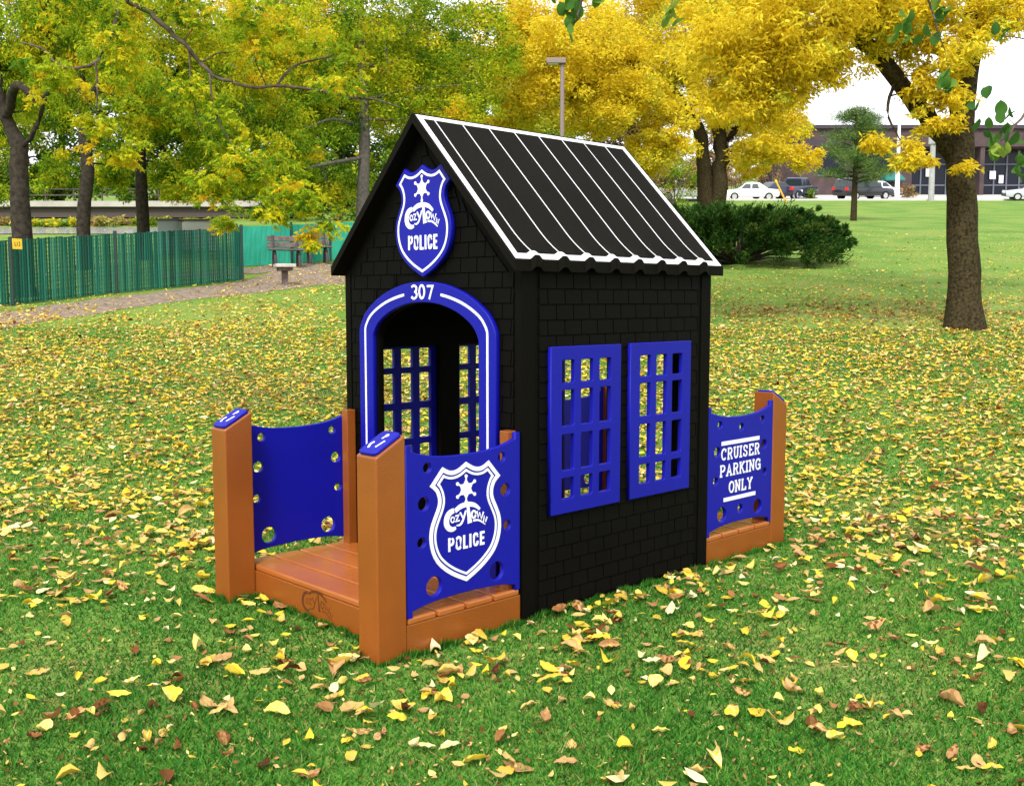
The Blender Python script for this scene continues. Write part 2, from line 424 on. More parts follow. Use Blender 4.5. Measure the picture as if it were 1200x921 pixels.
def corner(x0, y0):
    m = MB().box((x0, y0, 0), (x0 + .0355, y0 + .0355, H), bev=.004); m.build('corner_post', M_BLACK, house)
# the gable plates run full width, side plates butt between them
ROWS = [(.516, .608), (.643, .802), (.840, .998), (1.030, 1.130)]
def window(M, sgn, a, b):
    u = lambda x: sgn * x
    p, q = sorted((u(a), u(b))); c = (p + q) / 2
    holes = []
    for k in (-1, 0, 1):
        for z0, z1 in ROWS:
            x0, x1 = c + k * .124 - .039, c + k * .124 + .039; r = .007
            hole = []
            for cx_, cy_, a0 in ((x1 - r, z1 - r, 0), (x0 + r, z1 - r, 90), (x0 + r, z0 + r, 180), (x1 - r, z0 + r, 270)): hole += arc(cx_, cy_, r, r, a0, a0 + 90, 3)
            holes.append(hole)
    return plate('window', [(p, .450), (q, .450), (q, 1.190), (p, 1.190)], holes, .0005, .024, M, M_BLUE, house, .003)
for a, b in WIN: window(SIDE(0), 1, a, b); window(SIDEB(W), -1, a, b)
def door_arch(M, uc):
    o = [(uc + x, y) for x, y in ARO]; i = [(uc + x, y) for x, y in ARI]
    d = plate('door_arch', o + i[::-1], [], .0005, .026, M, M_BLUE, house, .004)
    # reveal through the wall
    k = Ink(M, .024, .0275)
    mid = arch(.447, 1.425, 1.232, .03); mid = [p for p in mid]
    dense = []
    for p, q in zip(mid, mid[1:]):
        n = max(1, int(math.dist(p, q) / .02)); dense += [(p[0] + (q[0] - p[0]) * j / n, p[1] + (q[1] - p[1]) * j / n) for j in range(n)]
    dense.append(mid[-1])
    lft = [p for p in dense if p[0] < -.113]; rgt = [p for p in dense if p[0] > .113]
    for s_ in (lft, rgt): k.line([(uc + x, y) for x, y in s_], .0125)
    return d, k
d, k = door_arch(FRONT(0), -yc)
k.done('white_line', M_WHITE, d)
n = Ink(FRONT(0), .024, .0285); w = .0105
def tr(pts, cx_): return [(-yc + cx_ + x, 1.429 + y) for x, y in pts]
n.line(tr(arc(0, .0135, .019, .0155, 150, -70, 8), -.058), w); n.line(tr(arc(0, -.0145, .021, .0165, 80, -150, 9), -.058), w)
n.line(tr(arc(0, 0, .0185, .030, 0, 360, 18)[:-1], -.0), w, closed=True)
n.line(tr([(-.020, .026), (.022, .026), (.010, .0), (-.004, -.034)], .058), w)
n.done('house_number', M_WHITE, d)
d2, k2 = door_arch(BACK(L), yc); k2.done('white_line', M_WHITE, d2)
for e, xa, xb in ((1, 0.002, .034), (1, L - .034, L - .002)):     # floor inside
    pass
MB().box((.04, .04, .01), (L - .04, W - .04, .05)).build('floor_board', M_BLACK, house)

# roof: a ribbed sheet on both slopes, bumps grow towards the eave
XR0, XR1 = -.075, 1.41
seams = [.033 + .1695 * i for i in range(8)]
def bump(x):
    for s_ in seams:
        d_ = x - s_
        if -.012 < d_ <= 0: return (1 + d_ / .012)
        if 0 < d_ < .07: return 1 if d_ < .018 else .5 * (1 + math.cos(math.pi * (d_ - .018) / .052))
    return 0
def roof_pt(x, t, e, h=0):       # t 0 ridge .. 1 eave, e -1 = right slope (towards -y)
    y = yc + e * t * (yc + .030); z = RZ - t * (RZ - H + .004)
    nn = Vector((0, e * .7, .714)); hh = h + .026 * bump(x) * max(0, (t - .8) / .2) ** 2
    return Vector((x, y, z)) + nn * hh
xs = sorted(set([XR0, XR1] + [XR0 + (XR1 - XR0) * i / 30 for i in range(31)] + [s_ + d_ for s_ in seams for d_ in (-.0121, -.006, 0, .009, .018, .028, .038, .048, .058, .0701)]))
ts = [0, .4, .8, .84, .88, .92, .95, .975, 1]
root_roof = None
for e in (-1, 1):
    mb = MB(); nx, nt_ = len(xs), len(ts); th = -.045
    vs = [roof_pt(x, t, e) for t in ts for x in xs] + [roof_pt(x, t, e) + Vector((0, 0, th)) for t in ts for x in xs]
    N = nx * nt_; fs = []
    for j in range(nt_ - 1):
        for i in range(nx - 1):
            q = (j * nx + i, j * nx + i + 1, (j + 1) * nx + i + 1, (j + 1) * nx + i)
            fs += [q[::-1] if e > 0 else q, tuple(N + v for v in (q if e > 0 else q[::-1]))]
    for i in range(nx - 1):
        fs += [((nt_ - 1) * nx + i, (nt_ - 1) * nx + i + 1, N + (nt_ - 1) * nx + i + 1, N + (nt_ - 1) * nx + i)]
    for j in range(nt_ - 1):
        fs += [(j * nx, (j + 1) * nx, N + (j + 1) * nx, N + j * nx), (j * nx + nx - 1, (j + 1) * nx + nx - 1, N + (j + 1) * nx + nx - 1, N + j * nx + nx - 1)]
    mb.add(vs, fs); me = mb.mesh('roof'); fixnorm(me); ro = link('roof', me, M_ROOF, house)
    # painted white border and seam lines, as thin strips following the sheet
    wb = MB()
    def strip(a, b, h=.0016):     # a, b lists of (x, t)
        n_ = len(a); vs = [roof_pt(*p, e, h) for p in a] + [roof_pt(*p, e, h) for p in b] + [roof_pt(*p, e, 0) for p in a] + [roof_pt(*p, e, 0) for p in b]
        fs = []
        for i in range(n_ - 1): fs += [(i, i + 1, n_ + i + 1, n_ + i), (i, i + 1, 2 * n_ + i + 1, 2 * n_ + i), (n_ + i, n_ + i + 1, 3 * n_ + i + 1, 3 * n_ + i)]
        wb.add(vs, fs)
    td = [i / 24 for i in range(25)]; td = [t for t in td if .035 < t < .96]
    bw = .030
    strip([(XR0 + .012, t) for t in [.012, .03] + td + [.97, .992]], [(XR0 + .012 + bw, t) for t in [.012, .03] + td + [.97, .992]])
    strip([(XR1 - .012 - bw, t) for t in [.012, .03] + td + [.97, .992]], [(XR1 - .012, t) for t in [.012, .03] + td + [.97, .992]])
    xi = [x for x in xs if XR0 + .012 + bw <= x <= XR1 - .012 - bw]; xi = [XR0 + .0425] + xi + [XR1 - .0425]
    strip([(x, .012) for x in xi], [(x, .038) for x in xi]); strip([(x, .958) for x in xi], [(x, .992) for x in xi])
    for s_ in seams: strip([(s_ + .000, t) for t in [.038] + td + [.958]], [(s_ + .0045, t) for t in [.038] + td + [.958]])
    me = wb.mesh('roof_lines'); fixnorm(me); link('roof_lines', me, M_WHITE, ro)
# badge on the gable
bo = [(-.622 + x * 1.045, 1.747 + y * 1.035) for x, y in SHIELD]
bd = plate('badge', bo, [], .0085, .034, FRONT(0), M_BLUE, house, .004)
k = Ink(FRONT(0), .033, .0355)
k.ring(bo, .020, .031)
star(k, (-.622, 1.747 + .152), .0395); logo(k, (-.622, 1.745), 1.07); condensed(k, 'POLICE', -.726, -.512, 1.622, .066)
k.done('badge_lettering', M_WHITE, bd)

# porches
def post(x0, y0, face):          # face: -1 slopes down towards -x
    za, zb = (.803, .879) if face < 0 else (.879, .803)
    bm = bmesh.new(); bmesh.ops.create_cube(bm, size=1)
    for v in bm.verts:
        X = x0 + (v.co.x + .5) * A_; Y = y0 + (v.co.y + .5) * B_
        Z = 0 if v.co.z < 0 else (za if v.co.x < 0 else zb)
        v.co = (X, Y, Z)
    bmesh.ops.bevel(bm, geom=bm.edges[:], offset=.007, segments=3, profile=.5, affect='EDGES')
    me = bpy.data.meshes.new('post'); bm.to_mesh(me); bm.free(); p = link('post', me, M_ORNG, house)
    sl = math.atan2(zb - za, A_); u = Vector((math.cos(sl), 0, math.sin(sl))); v = Vector((0, 1, 0)); w_ = Vector((-math.sin(sl), 0, math.cos(sl)))
    o = Vector((x0 + A_ / 2, y0 + B_ / 2, (za + zb) / 2))
    M = plane(o, u, v, w_); hl, hw_, r = A_ / 2 / math.cos(sl) - .006, B_ / 2 - .008, .02
    out = []
    for cx_, cy_, a0 in ((hl - r, hw_ - r, 0), (-hl + r, hw_ - r, 90), (-hl + r, -hw_ + r, 180), (hl - r, -hw_ + r, 270)): out += arc(cx_, cy_, r, r, a0, a0 + 90, 4)
    c = plate('post_cap', out, [], .0, .014, M, M_BLUE, p, .004)
    k = Ink(M, .013, .0152)
    k.line(catmull([(-.042, .018), (-.022, .030), (-.004, .024)], 4), .010); k.dot((.042, -.002), .0095); k.line([(.020, .006), (.042, -.001)], .007)
    k.line(catmull([(-.034, -.016), (-.016, -.020), (.010, -.026)], 4), .008)
    k.done('cap_marks', M_WHITE, c)
    return p
def panel_outline(x0, x1):       # in local u, dished top and arched bottom with small square ears
    e = .028; pts = [(x0, .152), (x0 + e, .152), (x0 + e, .178)]
    m = (x0 + x1) / 2
    pts += catmull([(x0 + e, .178), (m - .17, .196), (m, .202), (m + .17, .196), (x1 - e, .178)], 5)[1:]
    pts += [(x1 - e, .152), (x1, .152), (x1, .835), (x1 - e, .835), (x1 - e, .808)]
    pts += catmull([(x1 - e, .808), (m + .16, .780), (m, .771), (m - .16, .780), (x0 + e, .808)], 5)[1:]
    pts += [(x0 + e, .835), (x0, .835)]
    return pts
def circ(c, r): return arc(c[0], c[1], r, r, 0, 360, 20)[:-1]
def panel(M, sgn, xa, xb, sign=None):
    u = lambda x: sgn * x
    p, q = sorted((u(xa), u(xb))); m = (p + q) / 2
    hs = [((-.201), .738, .020), (-.221, .597, .027), (-.232, .444, .0205), (-.170, .258, .040)]
    holes = [circ((m + s_ * x, z), r) for x, z, r in hs for s_ in (-1, 1)]
    if sign == 'rear': holes += [circ((m, .712), .021), circ((m, .268), .024)]
    return plate('porch_panel', panel_outline(p, q), holes, -.022, 0, M, M_BLUE, house, .003)
PX0, PX1 = -D + A_ + .002, -.0125
pm = (PX0 + PX1) / 2
a = panel(SIDE(.001), 1, PX0, PX1)
k = Ink(SIDE(.001), -.001, .0018); sh = [(pm + x, .49 + y) for x, y in SHIELD]
k.ring(sh, .0, .0175); k.ring(sh, .0245, .0345)
star(k, (pm, .629), .0385); logo(k, (pm, .490), 1.0); condensed(k, 'POLICE', pm - .098, pm + .101, .385, .056)
k.done('panel_lettering', M_WHITE, a)
panel(SIDEB(W - .001), -1, PX0, PX1)
a = panel(SIDE(.001), 1, L + .0125, L + DR - .002, 'rear')
k = Ink(SIDE(.001), -.001, .0018)
k.line([(1.468, .638), (1.826, .638)], .021); k.line([(1.496, .335), (1.796, .335)], .021)
slab(k, 'CRUISER', 1.462, 1.832, .549, .062); slab(k, 'PARKING', 1.452, 1.846, .461, .062); slab(k, 'ONLY', 1.538, 1.768, .366, .062)
k.done('panel_lettering', M_WHITE, a)
panel(SIDEB(W - .001), -1, L + .0125, L + DR - .002)
for x0, f_ in ((-D, -1), (L + DR, 1)):
    for y0 in (0, W - B_): post(x0, y0, f_)
# slim wall-side posts behind the panels
for x0 in (-.062, L + .012):
    for y0 in (.026, W - .076): MB().box((x0, y0, .152), (x0 + .050, y0 + .050, .838), bev=.004).build('rail_post', M_ORNG, house)
def deck(xa, xb, sgn):
    dk = MB(); zt = .127
    dk.box((xa, .003, .0), (xb, .042, zt), bev=.003); dk.box((xa, W - .042, 0), (xb, W - .003, zt), bev=.003)
    e = (xa, xa + .038) if sgn < 0 else (xb - .038, xb)
    dk.box((e[0], .0425 if True else 0, 0), (e[1], W - .0425, zt), bev=.003)
    frame = dk.build('deck_frame', M_ORNG, house)
    n_ = 4; w_ = (xb - xa) / n_; lap = .010
    for i in range(n_):
        a_, b_ = xa + i * w_ + .007, xa + (i + 1) * w_ - .007
        MB().box((a_, -.001 + .004, zt + .001), (b_, W - .003, zt + .027), bev=.007).build('deck_board', M_DECK_LIT, house)
    return frame
f0 = deck(-D + A_ + .001, -.0085, -1)
# front skirt between the posts with the mark, raised dark strokes painting its groove shade
k = Ink(FRONT(-D + A_ + .001), -.0006, .0005); logo(k, (-.634, .052), 1.05, .55); k.done('groove_shade_mark', M_GROOVE_SHADE, f0)
deck(L + .0085, L + DR - .001, 1)
# bolts
# ================================================================== GROUND
def grid_sheet(name, sr, tr_, m, dz=0, kind='structure'):
    vs = []; ns, nt_ = len(sr), len(tr_)
    for s_ in sr:
        for t_ in tr_:
            x, y = xy(s_, t_); vs.append((x, y, float(T(s_)) + dz))
    fs = [(i * nt_ + j, i * nt_ + j + 1, (i + 1) * nt_ + j + 1, (i + 1) * nt_ + j) for i in range(ns - 1) for j in range(nt_ - 1)]
    me = bpy.data.meshes.new(name); me.from_pydata(vs, [], fs); fixup = me
    o = link(name, me, m); o['kind'] = kind; return o
def ground_mat():
    m = bpy.data.materials.new('lawn'); m.use_nodes = True; nt = m.node_tree; b = nt.nodes['Principled BSDF']
    tc = nt.nodes.new('ShaderNodeTexCoord')
    def noise(sc, det=6, dist=0):
        n = nt.nodes.new('ShaderNodeTexNoise'); n.inputs['Scale'].default_value = sc; n.inputs['Detail'].default_value = det; n.inputs['Distortion'].default_value = dist
        nt.links.new(tc.outputs['Object'], n.inputs['Vector']); return n
    def ramp(n, els):
        r = nt.nodes.new('ShaderNodeValToRGB'); cr = r.color_ramp
        cr.elements[0].position, cr.elements[0].color = els[0][0], (*els[0][1], 1); cr.elements[1].position, cr.elements[1].color = els[-1][0], (*els[-1][1], 1)
        for p, c in els[1:-1]: cr.elements.new(p).color = (*c, 1)
        nt.links.new(n.outputs['Fac'], r.inputs['Fac']); return r
    fine = ramp(noise(28, 10), [(.34, (.020, .055, .012)), (.5, (.075, .165, .025)), (.64, (.17, .26, .05))])
    big = ramp(noise(.5, 9, .6), [(.3, (.055, .15, .025)), (.45, (.12, .24, .033)), (.58, (.20, .285, .05)), (.72, (.27, .25, .085))])
    mx = nt.nodes.new('ShaderNodeMixRGB'); mx.inputs[0].default_value = .5
    nt.links.new(fine.outputs[0], mx.inputs[1]); nt.links.new(big.outputs[0], mx.inputs[2])
    # dry fallen bits far off
    sp = ramp(noise(9, 9, .4), [(.56, (0, 0, 0)), (.66, (1, 1, 1))])
    ar = nt.nodes.new('ShaderNodeMath'); ar.operation = 'MULTIPLY'; ar.inputs[1].default_value = .5
    nt.links.new(sp.outputs[0], ar.inputs[0])
    mx2 = nt.nodes.new('ShaderNodeMixRGB'); mx2.inputs[2].default_value = (.30, .23, .07, 1)
    nt.links.new(ar.outputs[0], mx2.inputs[0]); nt.links.new(mx.outputs[0], mx2.inputs[1])
    nt.links.new(mx2.outputs[0], b.inputs['Base Color']); b.inputs['Roughness'].default_value = .9; b.inputs['Specular IOR Level'].default_value = .1
    bp = nt.nodes.new('ShaderNodeBump'); bp.inputs['Strength'].default_value = .6; bp.inputs['Distance'].default_value = .03
    nt.links.new(noise(60, 6).outputs['Fac'], bp.inputs['Height']); nt.links.new(bp.outputs[0], b.inputs['Normal'])
    return m
tt = [-600, -200, -60, -20, 0, 20, 60, 200, 600]
sr = [-60, -10, 0, 3, 6, 6.9] + [6.9 + BL * i / 10 for i in range(1, 11)] + [20, 60, 120, 200, 320]
grid_sheet('ground', sr, tt, ground_mat())

# path: edges traced on the ground
M_PATH = mat('path_gravel', (.26, .205, .16), .95, .05, col2=(.15, .115, .09), scale=9, bump=.6, bscale=90, det=8)
def ground_sheet(name, top, bot, m, dz):
    vs = []; n_ = len(top)
    for p in top + bot:
        q = on(*p); vs.append((q.x, q.y, float(T(st(q.x, q.y)[0])) + dz))
    me = bpy.data.meshes.new(name); me.from_pydata(vs, [], [(n_ + i, n_ + i + 1, i + 1, i) for i in range(n_ - 1)])
    o = link(name, me, m); o['kind'] = 'structure'; return o
jt = lambda l: [(x, y + random.uniform(-.8, .8)) for x, y in catmull(l, 6)]
ground_sheet('path', jt([(-160, 390), (-60, 376), (20, 364), (110, 351), (200, 341), (290, 328), (345, 311), (390, 309), (430, 308), (520, 306)]),
             jt([(-160, 412), (-60, 397), (20, 382), (110, 368), (200, 355), (290, 345), (345, 338), (390, 333), (430, 332), (520, 330)]), M_PATH, .005)
ground_sheet('path', jt([(180, 322), (240, 319), (290, 315), (330, 309.5)]), jt([(180, 326), (240, 324), (290, 321.5), (330, 318)]), M_PATH, .009)
# car park and road strip
M_LOT = mat('concrete_paving', (.48, .44, .41), .9, .2, col2=(.40, .37, .35), scale=.4, det=6)
def st_sheet(name, s0, s1, t0, t1, m, dz):
    vs = []
    for s_, t_ in ((s0, t0), (s0, t1), (s1, t1), (s1, t0)):
        x, y = xy(s_, t_); vs.append((x, y, float(T(s_)) + dz))
    me = bpy.data.meshes.new(name); me.from_pydata(vs, [], [(0, 1, 2, 3)]); o = link(name, me, m); o['kind'] = 'structure'; return o
st_sheet('car_park', 85, 128, 4, 90, M_LOT, .02)
kb = MB()
def skew(s0, s1, t0, t1, z0, z1, mb):
    vs = []
    for dz in (z0, z1):
        for s_, t_ in ((s0, t0), (s0, t1), (s1, t1), (s1, t0)):
            x, y = xy(s_, t_); vs.append((x, y, float(T(s_)) + dz))
    mb.add(vs, [(3, 2, 1, 0), (4, 5, 6, 7), (0, 1, 5, 4), (1, 2, 6, 5), (2, 3, 7, 6), (3, 0, 4, 7)])
skew(84.7, 84.95, 4, 90, -.2, .14, kb); o = kb.build('kerb', mat('kerb_concrete', (.5, .48, .45), .9, .2)); o['kind'] = 'structure'
# water strip beyond the fence
M_WATER = mat('river_water', (.30, .32, .33), .12, .5, bump=.25, bscale=6)
st_sheet('river', 39, 43.5, -60, -9, M_WATER, .03)

# ------------------------------------------------------------------ grass blades
def no_house(x, y):
    a = (x > -D + A_ - .01) & (x < L + DR + .01) & (y > -.015) & (y < W + .015)
    b = (x > -D - .015) & (x < L + DR + A_ + .015) & (((y > -.015) & (y < B_ + .015)) | ((y > W - B_ - .015) & (y < W + .015)))
    return a | b
def grass():
    n = 420000
    s_ = 2.55 + (rng.random(n) ** 1.5) * 13; t_ = (rng.random(n) * 2 - 1) * (s_ * .53 + .15)
    x, y = xy(s_, t_); keep = ~no_house(x, y)
    s_, t_, x, y = s_[keep], t_[keep], x[keep], y[keep]; n = len(x)
    z = T(s_) - .004; h = rng.uniform(.010, .032, n) * (1 + .25 * np.sin(x * 3.1) * np.cos(y * 2.7)); a = rng.random(n) * 6.283; w_ = rng.uniform(.0016, .0034, n) * (1 + s_ / 9)
    la = rng.random(n) * 6.283; ll = h * rng.uniform(.2, 1.6, n)
    V = np.empty((n, 3, 3)); cx_, sy_ = np.cos(a) * w_, np.sin(a) * w_
    V[:, 0] = np.stack([x - cx_, y - sy_, z], 1); V[:, 1] = np.stack([x + cx_, y + sy_, z], 1)
    V[:, 2] = np.stack([x + np.cos(la) * ll, y + np.sin(la) * ll, z + h], 1)
    k_ = 16000; per = [(-D, 0, L + DR + A_, 0), (-D, 0, -D, B_), (-D, W - B_, -D, W), (-D + A_, B_, -D + A_, W - B_), (-D + A_, 0, -D + A_, B_), (-D, W, L + DR + A_, W), (L + DR + A_, 0, L + DR + A_, W), (-D, W - B_, -D + A_, W - B_)]
    ls = np.array([math.hypot(c - a_, d_ - b_) for a_, b_, c, d_ in per]); ch = rng.choice(len(per), k_, p=ls / ls.sum()); f_ = rng.random(k_); pa = np.array(per)[ch]
    x2 = pa[:, 0] + (pa[:, 2] - pa[:, 0]) * f_; y2 = pa[:, 1] + (pa[:, 3] - pa[:, 1]) * f_; j_ = np.abs(rng.normal(0, .011, k_)) + .002
    nxy = {0: (0, -1), 1: (-1, 0), 2: (-1, 0), 3: (-1, 0), 4: (-1, 0), 5: (0, 1), 6: (1, 0), 7: (0, -1)}; nn_ = np.array([nxy[c] for c in ch]); x2 += nn_[:, 0] * j_; y2 += nn_[:, 1] * j_
    h2 = rng.uniform(.014, .042, k_) * (.6 + .6 * np.sin(x2 * 17 + y2 * 23) ** 2); a2 = rng.random(k_) * 6.283; w2 = rng.uniform(.0016, .003, k_) * 1.4; l2 = h2 * rng.uniform(0, .5, k_)
    V2 = np.empty((k_, 3, 3)); V2[:, 0] = np.stack([x2 - np.cos(a2) * w2, y2 - np.sin(a2) * w2, x2 * 0 - .003], 1); V2[:, 1] = np.stack([x2 + np.cos(a2) * w2, y2 + np.sin(a2) * w2, x2 * 0 - .003], 1)
    V2[:, 2] = np.stack([x2 + nn_[:, 0] * l2 + np.sin(a2) * l2 * .6 * (nn_[:, 0] == 0), y2 + nn_[:, 1] * l2 + np.sin(a2) * l2 * .6 * (nn_[:, 1] == 0), h2], 1)
    V = np.concatenate([V, V2]); n = len(V); x = V[:, 0, 0]; y = V[:, 0, 1]
    F = np.arange(3 * n).reshape(n, 3)
    tint = np.clip(rng.normal(.42, .24, n) + .10 * np.sin(x * 2.3 + 1) * np.sin(y * 1.9), 0, 1)
    m = leafmat('grass_blades', [(0, (.010, .052, .008)), (.4, (.035, .165, .018)), (.7, (.088, .265, .030)), (.9, (.20, .30, .055)), (1, (.38, .31, .13))], .3, .5, .3)
    o = link('grass', fastmesh('grass', V.reshape(-1, 3), F, tint), m); o['kind'] = 'stuff'; return o
grass()

# ------------------------------------------------------------------ fallen leaves
LR = [(0, (.06, .024, .010)), (.12, (.15, .052, .016)), (.25, (.29, .13, .045)), (.38, (.44, .26, .11)), (.5, (.57, .39, .14)), (.62, (.60, .41, .045)), (.75, (.70, .52, .035)), (.88, (.70, .56, .16)), (1, (.74, .63, .37))]
M_LEAF = leafmat('fallen_leaf', LR, .22, .55, .3)
def leaf_grid(nu, nv):
    us = np.linspace(0, 1, nu + 1); vs = np.linspace(-1, 1, nv + 1); return us, vs
def leaf_batch(x, y, z, ln, wd, az, tilt, roll, curl, cup, nu=3, nv=2):
    n = len(x); us, vs = leaf_grid(nu, nv); pts = []
    for u_ in us:
        wprof = (math.sin(math.pi * min(u_, .999) ** .85) ** .6 if 0 < u_ < 1 else .03)
        for v_ in vs:
            lx = (u_ - .5) * ln; ly = v_ * wprof * wd / 2
            lz = cup * (v_ * wprof) ** 2 * wd * .5 + curl * (u_ - .5) ** 2 * ln * 1.3
            ly = ly * (1 - .25 * np.abs(cup)) ; lx = lx * (1 - .2 * np.abs(curl))
            # roll about x, tilt about y, azimuth about z
            ly2 = ly * np.cos(roll) - lz * np.sin(roll); lz2 = ly * np.sin(roll) + lz * np.cos(roll)
            lx2 = lx * np.cos(tilt) - lz2 * np.sin(tilt); lz3 = lx * np.sin(tilt) + lz2 * np.cos(tilt)
            pts.append(np.stack([lx2 * np.cos(az) - ly2 * np.sin(az), lx2 * np.sin(az) + ly2 * np.cos(az), lz3], 1))
    V = np.stack(pts, 1)         # n, P, 3
    V[:, :, 2] -= V[:, :, 2].min(1)[:, None]
    V += np.stack([x, y, z], 1)[:, None, :]
    P = V.shape[1]; q = np.array([(i * (nv + 1) + j, (i + 1) * (nv + 1) + j, (i + 1) * (nv + 1) + j + 1, i * (nv + 1) + j + 1) for i in range(nu) for j in range(nv)])
    F = (np.arange(n)[:, None, None] * P + q[None]).reshape(-1, 4)
    return V, F, len(q)
def px_of(x, y, z):
    dx, dy, dz = x - CX, y - CY, z - CZ
    cf = (math.cos(YAW) * math.cos(PIT), math.sin(YAW) * math.cos(PIT), -math.sin(PIT)); cr = (math.sin(YAW), -math.cos(YAW), 0)
    cu_ = (math.cos(YAW) * math.sin(PIT), math.sin(YAW) * math.sin(PIT), math.cos(PIT))
    d_ = dx * cf[0] + dy * cf[1] + dz * cf[2]
    return 600 + FP * (dx * cr[0] + dy * cr[1]) / d_, 460.5 - FP * (dx * cu_[0] + dy * cu_[1] + dz * cu_[2]) / d_
def scatter_positions():
    N = 700000
    s_ = 2.6 + rng.random(N) * 40; t_ = (rng.random(N) * 2 - 1) * 22
    keep = np.abs(t_) < s_ * .53 + .3; s_, t_ = s_[keep], t_[keep]
    area = 40 * 44 / N
    x, y = xy(s_, t_); px, py = px_of(x, y, T(s_))
    dens = np.interp(s_, [2.6, 4.0, 5.2, 6.5, 8, 10, 13, 15, 17, 19, 22, 26, 34, 42], [90, 125, 215, 400, 600, 700, 620, 440, 250, 110, 50, 22, 10, 3])
    # the carpet is thick between the playhouse and the path and at the right, thinner at far left foreground
    dens = dens * np.where(px < 260, np.interp(py, [350, 400, 470, 560, 640, 921], [.35, .9, 1.15, .9, .8, .9]), 1)
    dens = dens * np.where((px > 820) & (py > 560), .85, 1)
    cl = .40 + .95 * (np.sin(x * 2.1 + 1.3 * np.sin(y * 1.7)) * np.sin(y * 2.6 + np.sin(x * 1.3)) * .5 + .5) * 1.2
    cl2 = 1 + .65 * np.sin(x * 7.1 + 2 * np.sin(y * 5.3)) * np.sin(y * 6.3 + 1)
    p = dens * cl * cl2 * area
    k = (rng.random(len(s_)) < p) & ~no_house(x, y)
    return s_[k], t_[k], x[k], y[k], px[k], py[k]
s_, t_, lx, ly, lpx, lpy = scatter_positions()
n = len(lx); print('leaves', n)
ln = np.clip(rng.normal(.055, .02, n), .018, .115); wd = ln * rng.uniform(.42, .7, n); az = rng.random(n) * 6.283
tilt = rng.normal(0, .16, n); roll = rng.normal(0, .26, n); curl = rng.normal(.2, .45, n); cup = rng.normal(.2, .5, n)
band = np.exp(-((s_ - 17.5) / 1.6) ** 2) * (lpx > 780)
tint = rng.choice([.04, .14, .26, .38, .5, .62, .74, .86, .97], n, p=[.04, .05, .08, .13, .16, .14, .13, .16, .11]) + rng.normal(0, .035, n)
farmix = (s_ > 6.5) & (rng.random(n) < .45); tint[farmix] = rng.uniform(.5, .9, farmix.sum())
redb = rng.random(n) < band * .7; tint[redb] = rng.uniform(.12, .42, redb.sum())
zz = T(s_) + rng.uniform(.008, .03, n) * np.where(s_ < 9, 1, .6)
order = np.argsort(-(ln / s_)) ; vis = (lpx > 6) & (lpx < 1194) & (lpy < 915) & (lpy > 380)
near = [i for i in order if vis[i]][:300]; nearset = np.zeros(n, bool); nearset[near] = True
r = ~nearset
nb = 11000; sb = 2.6 + rng.random(nb) ** 1.3 * 8; tb_ = (rng.random(nb) * 2 - 1) * (sb * .53 + .2); bx, by = xy(sb, tb_); kb_ = ~no_house(bx, by) & (np.sin(bx * 5 + np.sin(by * 4)) * np.sin(by * 6) + rng.normal(0, .5, nb) > -.35); sb, bx, by = sb[kb_], bx[kb_], by[kb_]; nb = len(bx)
bl_ = rng.uniform(.008, .024, nb); zc = np.zeros(nb)
V, F, q = leaf_batch(bx, by, T(sb) + rng.uniform(.006, .022, nb), bl_, bl_ * rng.uniform(.3, .8, nb), rng.random(nb) * 6.283, rng.normal(0, .5, nb), rng.normal(0, .5, nb), zc, zc, 2, 1)
tb2 = rng.choice([.06, .18, .3, .45, .6, .9], nb, p=[.2, .22, .2, .18, .1, .1])
o = link('leaf_crumbs', fastmesh('leaf_crumbs', V.reshape(-1, 3), F, np.repeat(tb2, q)), M_LEAF); o['kind'] = 'stuff'; o['label'] = 'small broken bits of brown and tan leaf among the grass'
V, F, q = leaf_batch(lx[r], ly[r], zz[r], ln[r], wd[r], az[r], tilt[r], roll[r], curl[r], cup[r])
o = link('leaf_litter', fastmesh('leaf_litter', V.reshape(-1, 3), F, np.repeat(tint[r], q)), M_LEAF, smooth=False)
o['kind'] = 'stuff'; o['label'] = 'thick litter of yellow, cream and brown fallen leaves across the lawn'
def cname(t): return 'dark brown' if t < .1 else 'russet brown' if t < .2 else 'orange brown' if t < .32 else 'tan' if t < .44 else 'beige' if t < .56 else 'dull yellow' if t < .68 else 'bright yellow' if t < .81 else 'pale yellow' if t < .92 else 'cream'
def region(x, y):
    if x < 240: c = 'left of the front porch'
    elif x < 420: c = 'before the engraved step'
    elif x < 620: c = 'before the shield panel'
    elif x < 830: c = 'before the side wall'
    elif x < 1010: c = 'before the rear porch'
    else: c = 'right of the rear porch'
    rr = 'at bottom edge' if y > 860 else 'low down' if y > 790 else 'midway' if y > 715 else 'higher up'
    return c, rr
groups = {}
for i in near:
    c, rr = region(lpx[i], lpy[i]); sh_ = 'curled' if abs(curl[i]) > .7 or abs(cup[i]) > .9 else 'flat'
    groups.setdefault((cname(tint[i]), sh_, c, rr), []).append(i)
ordn = ['leftmost', 'second', 'third', 'fourth', 'fifth', 'sixth', 'seventh', 'eighth', 'ninth', 'tenth']
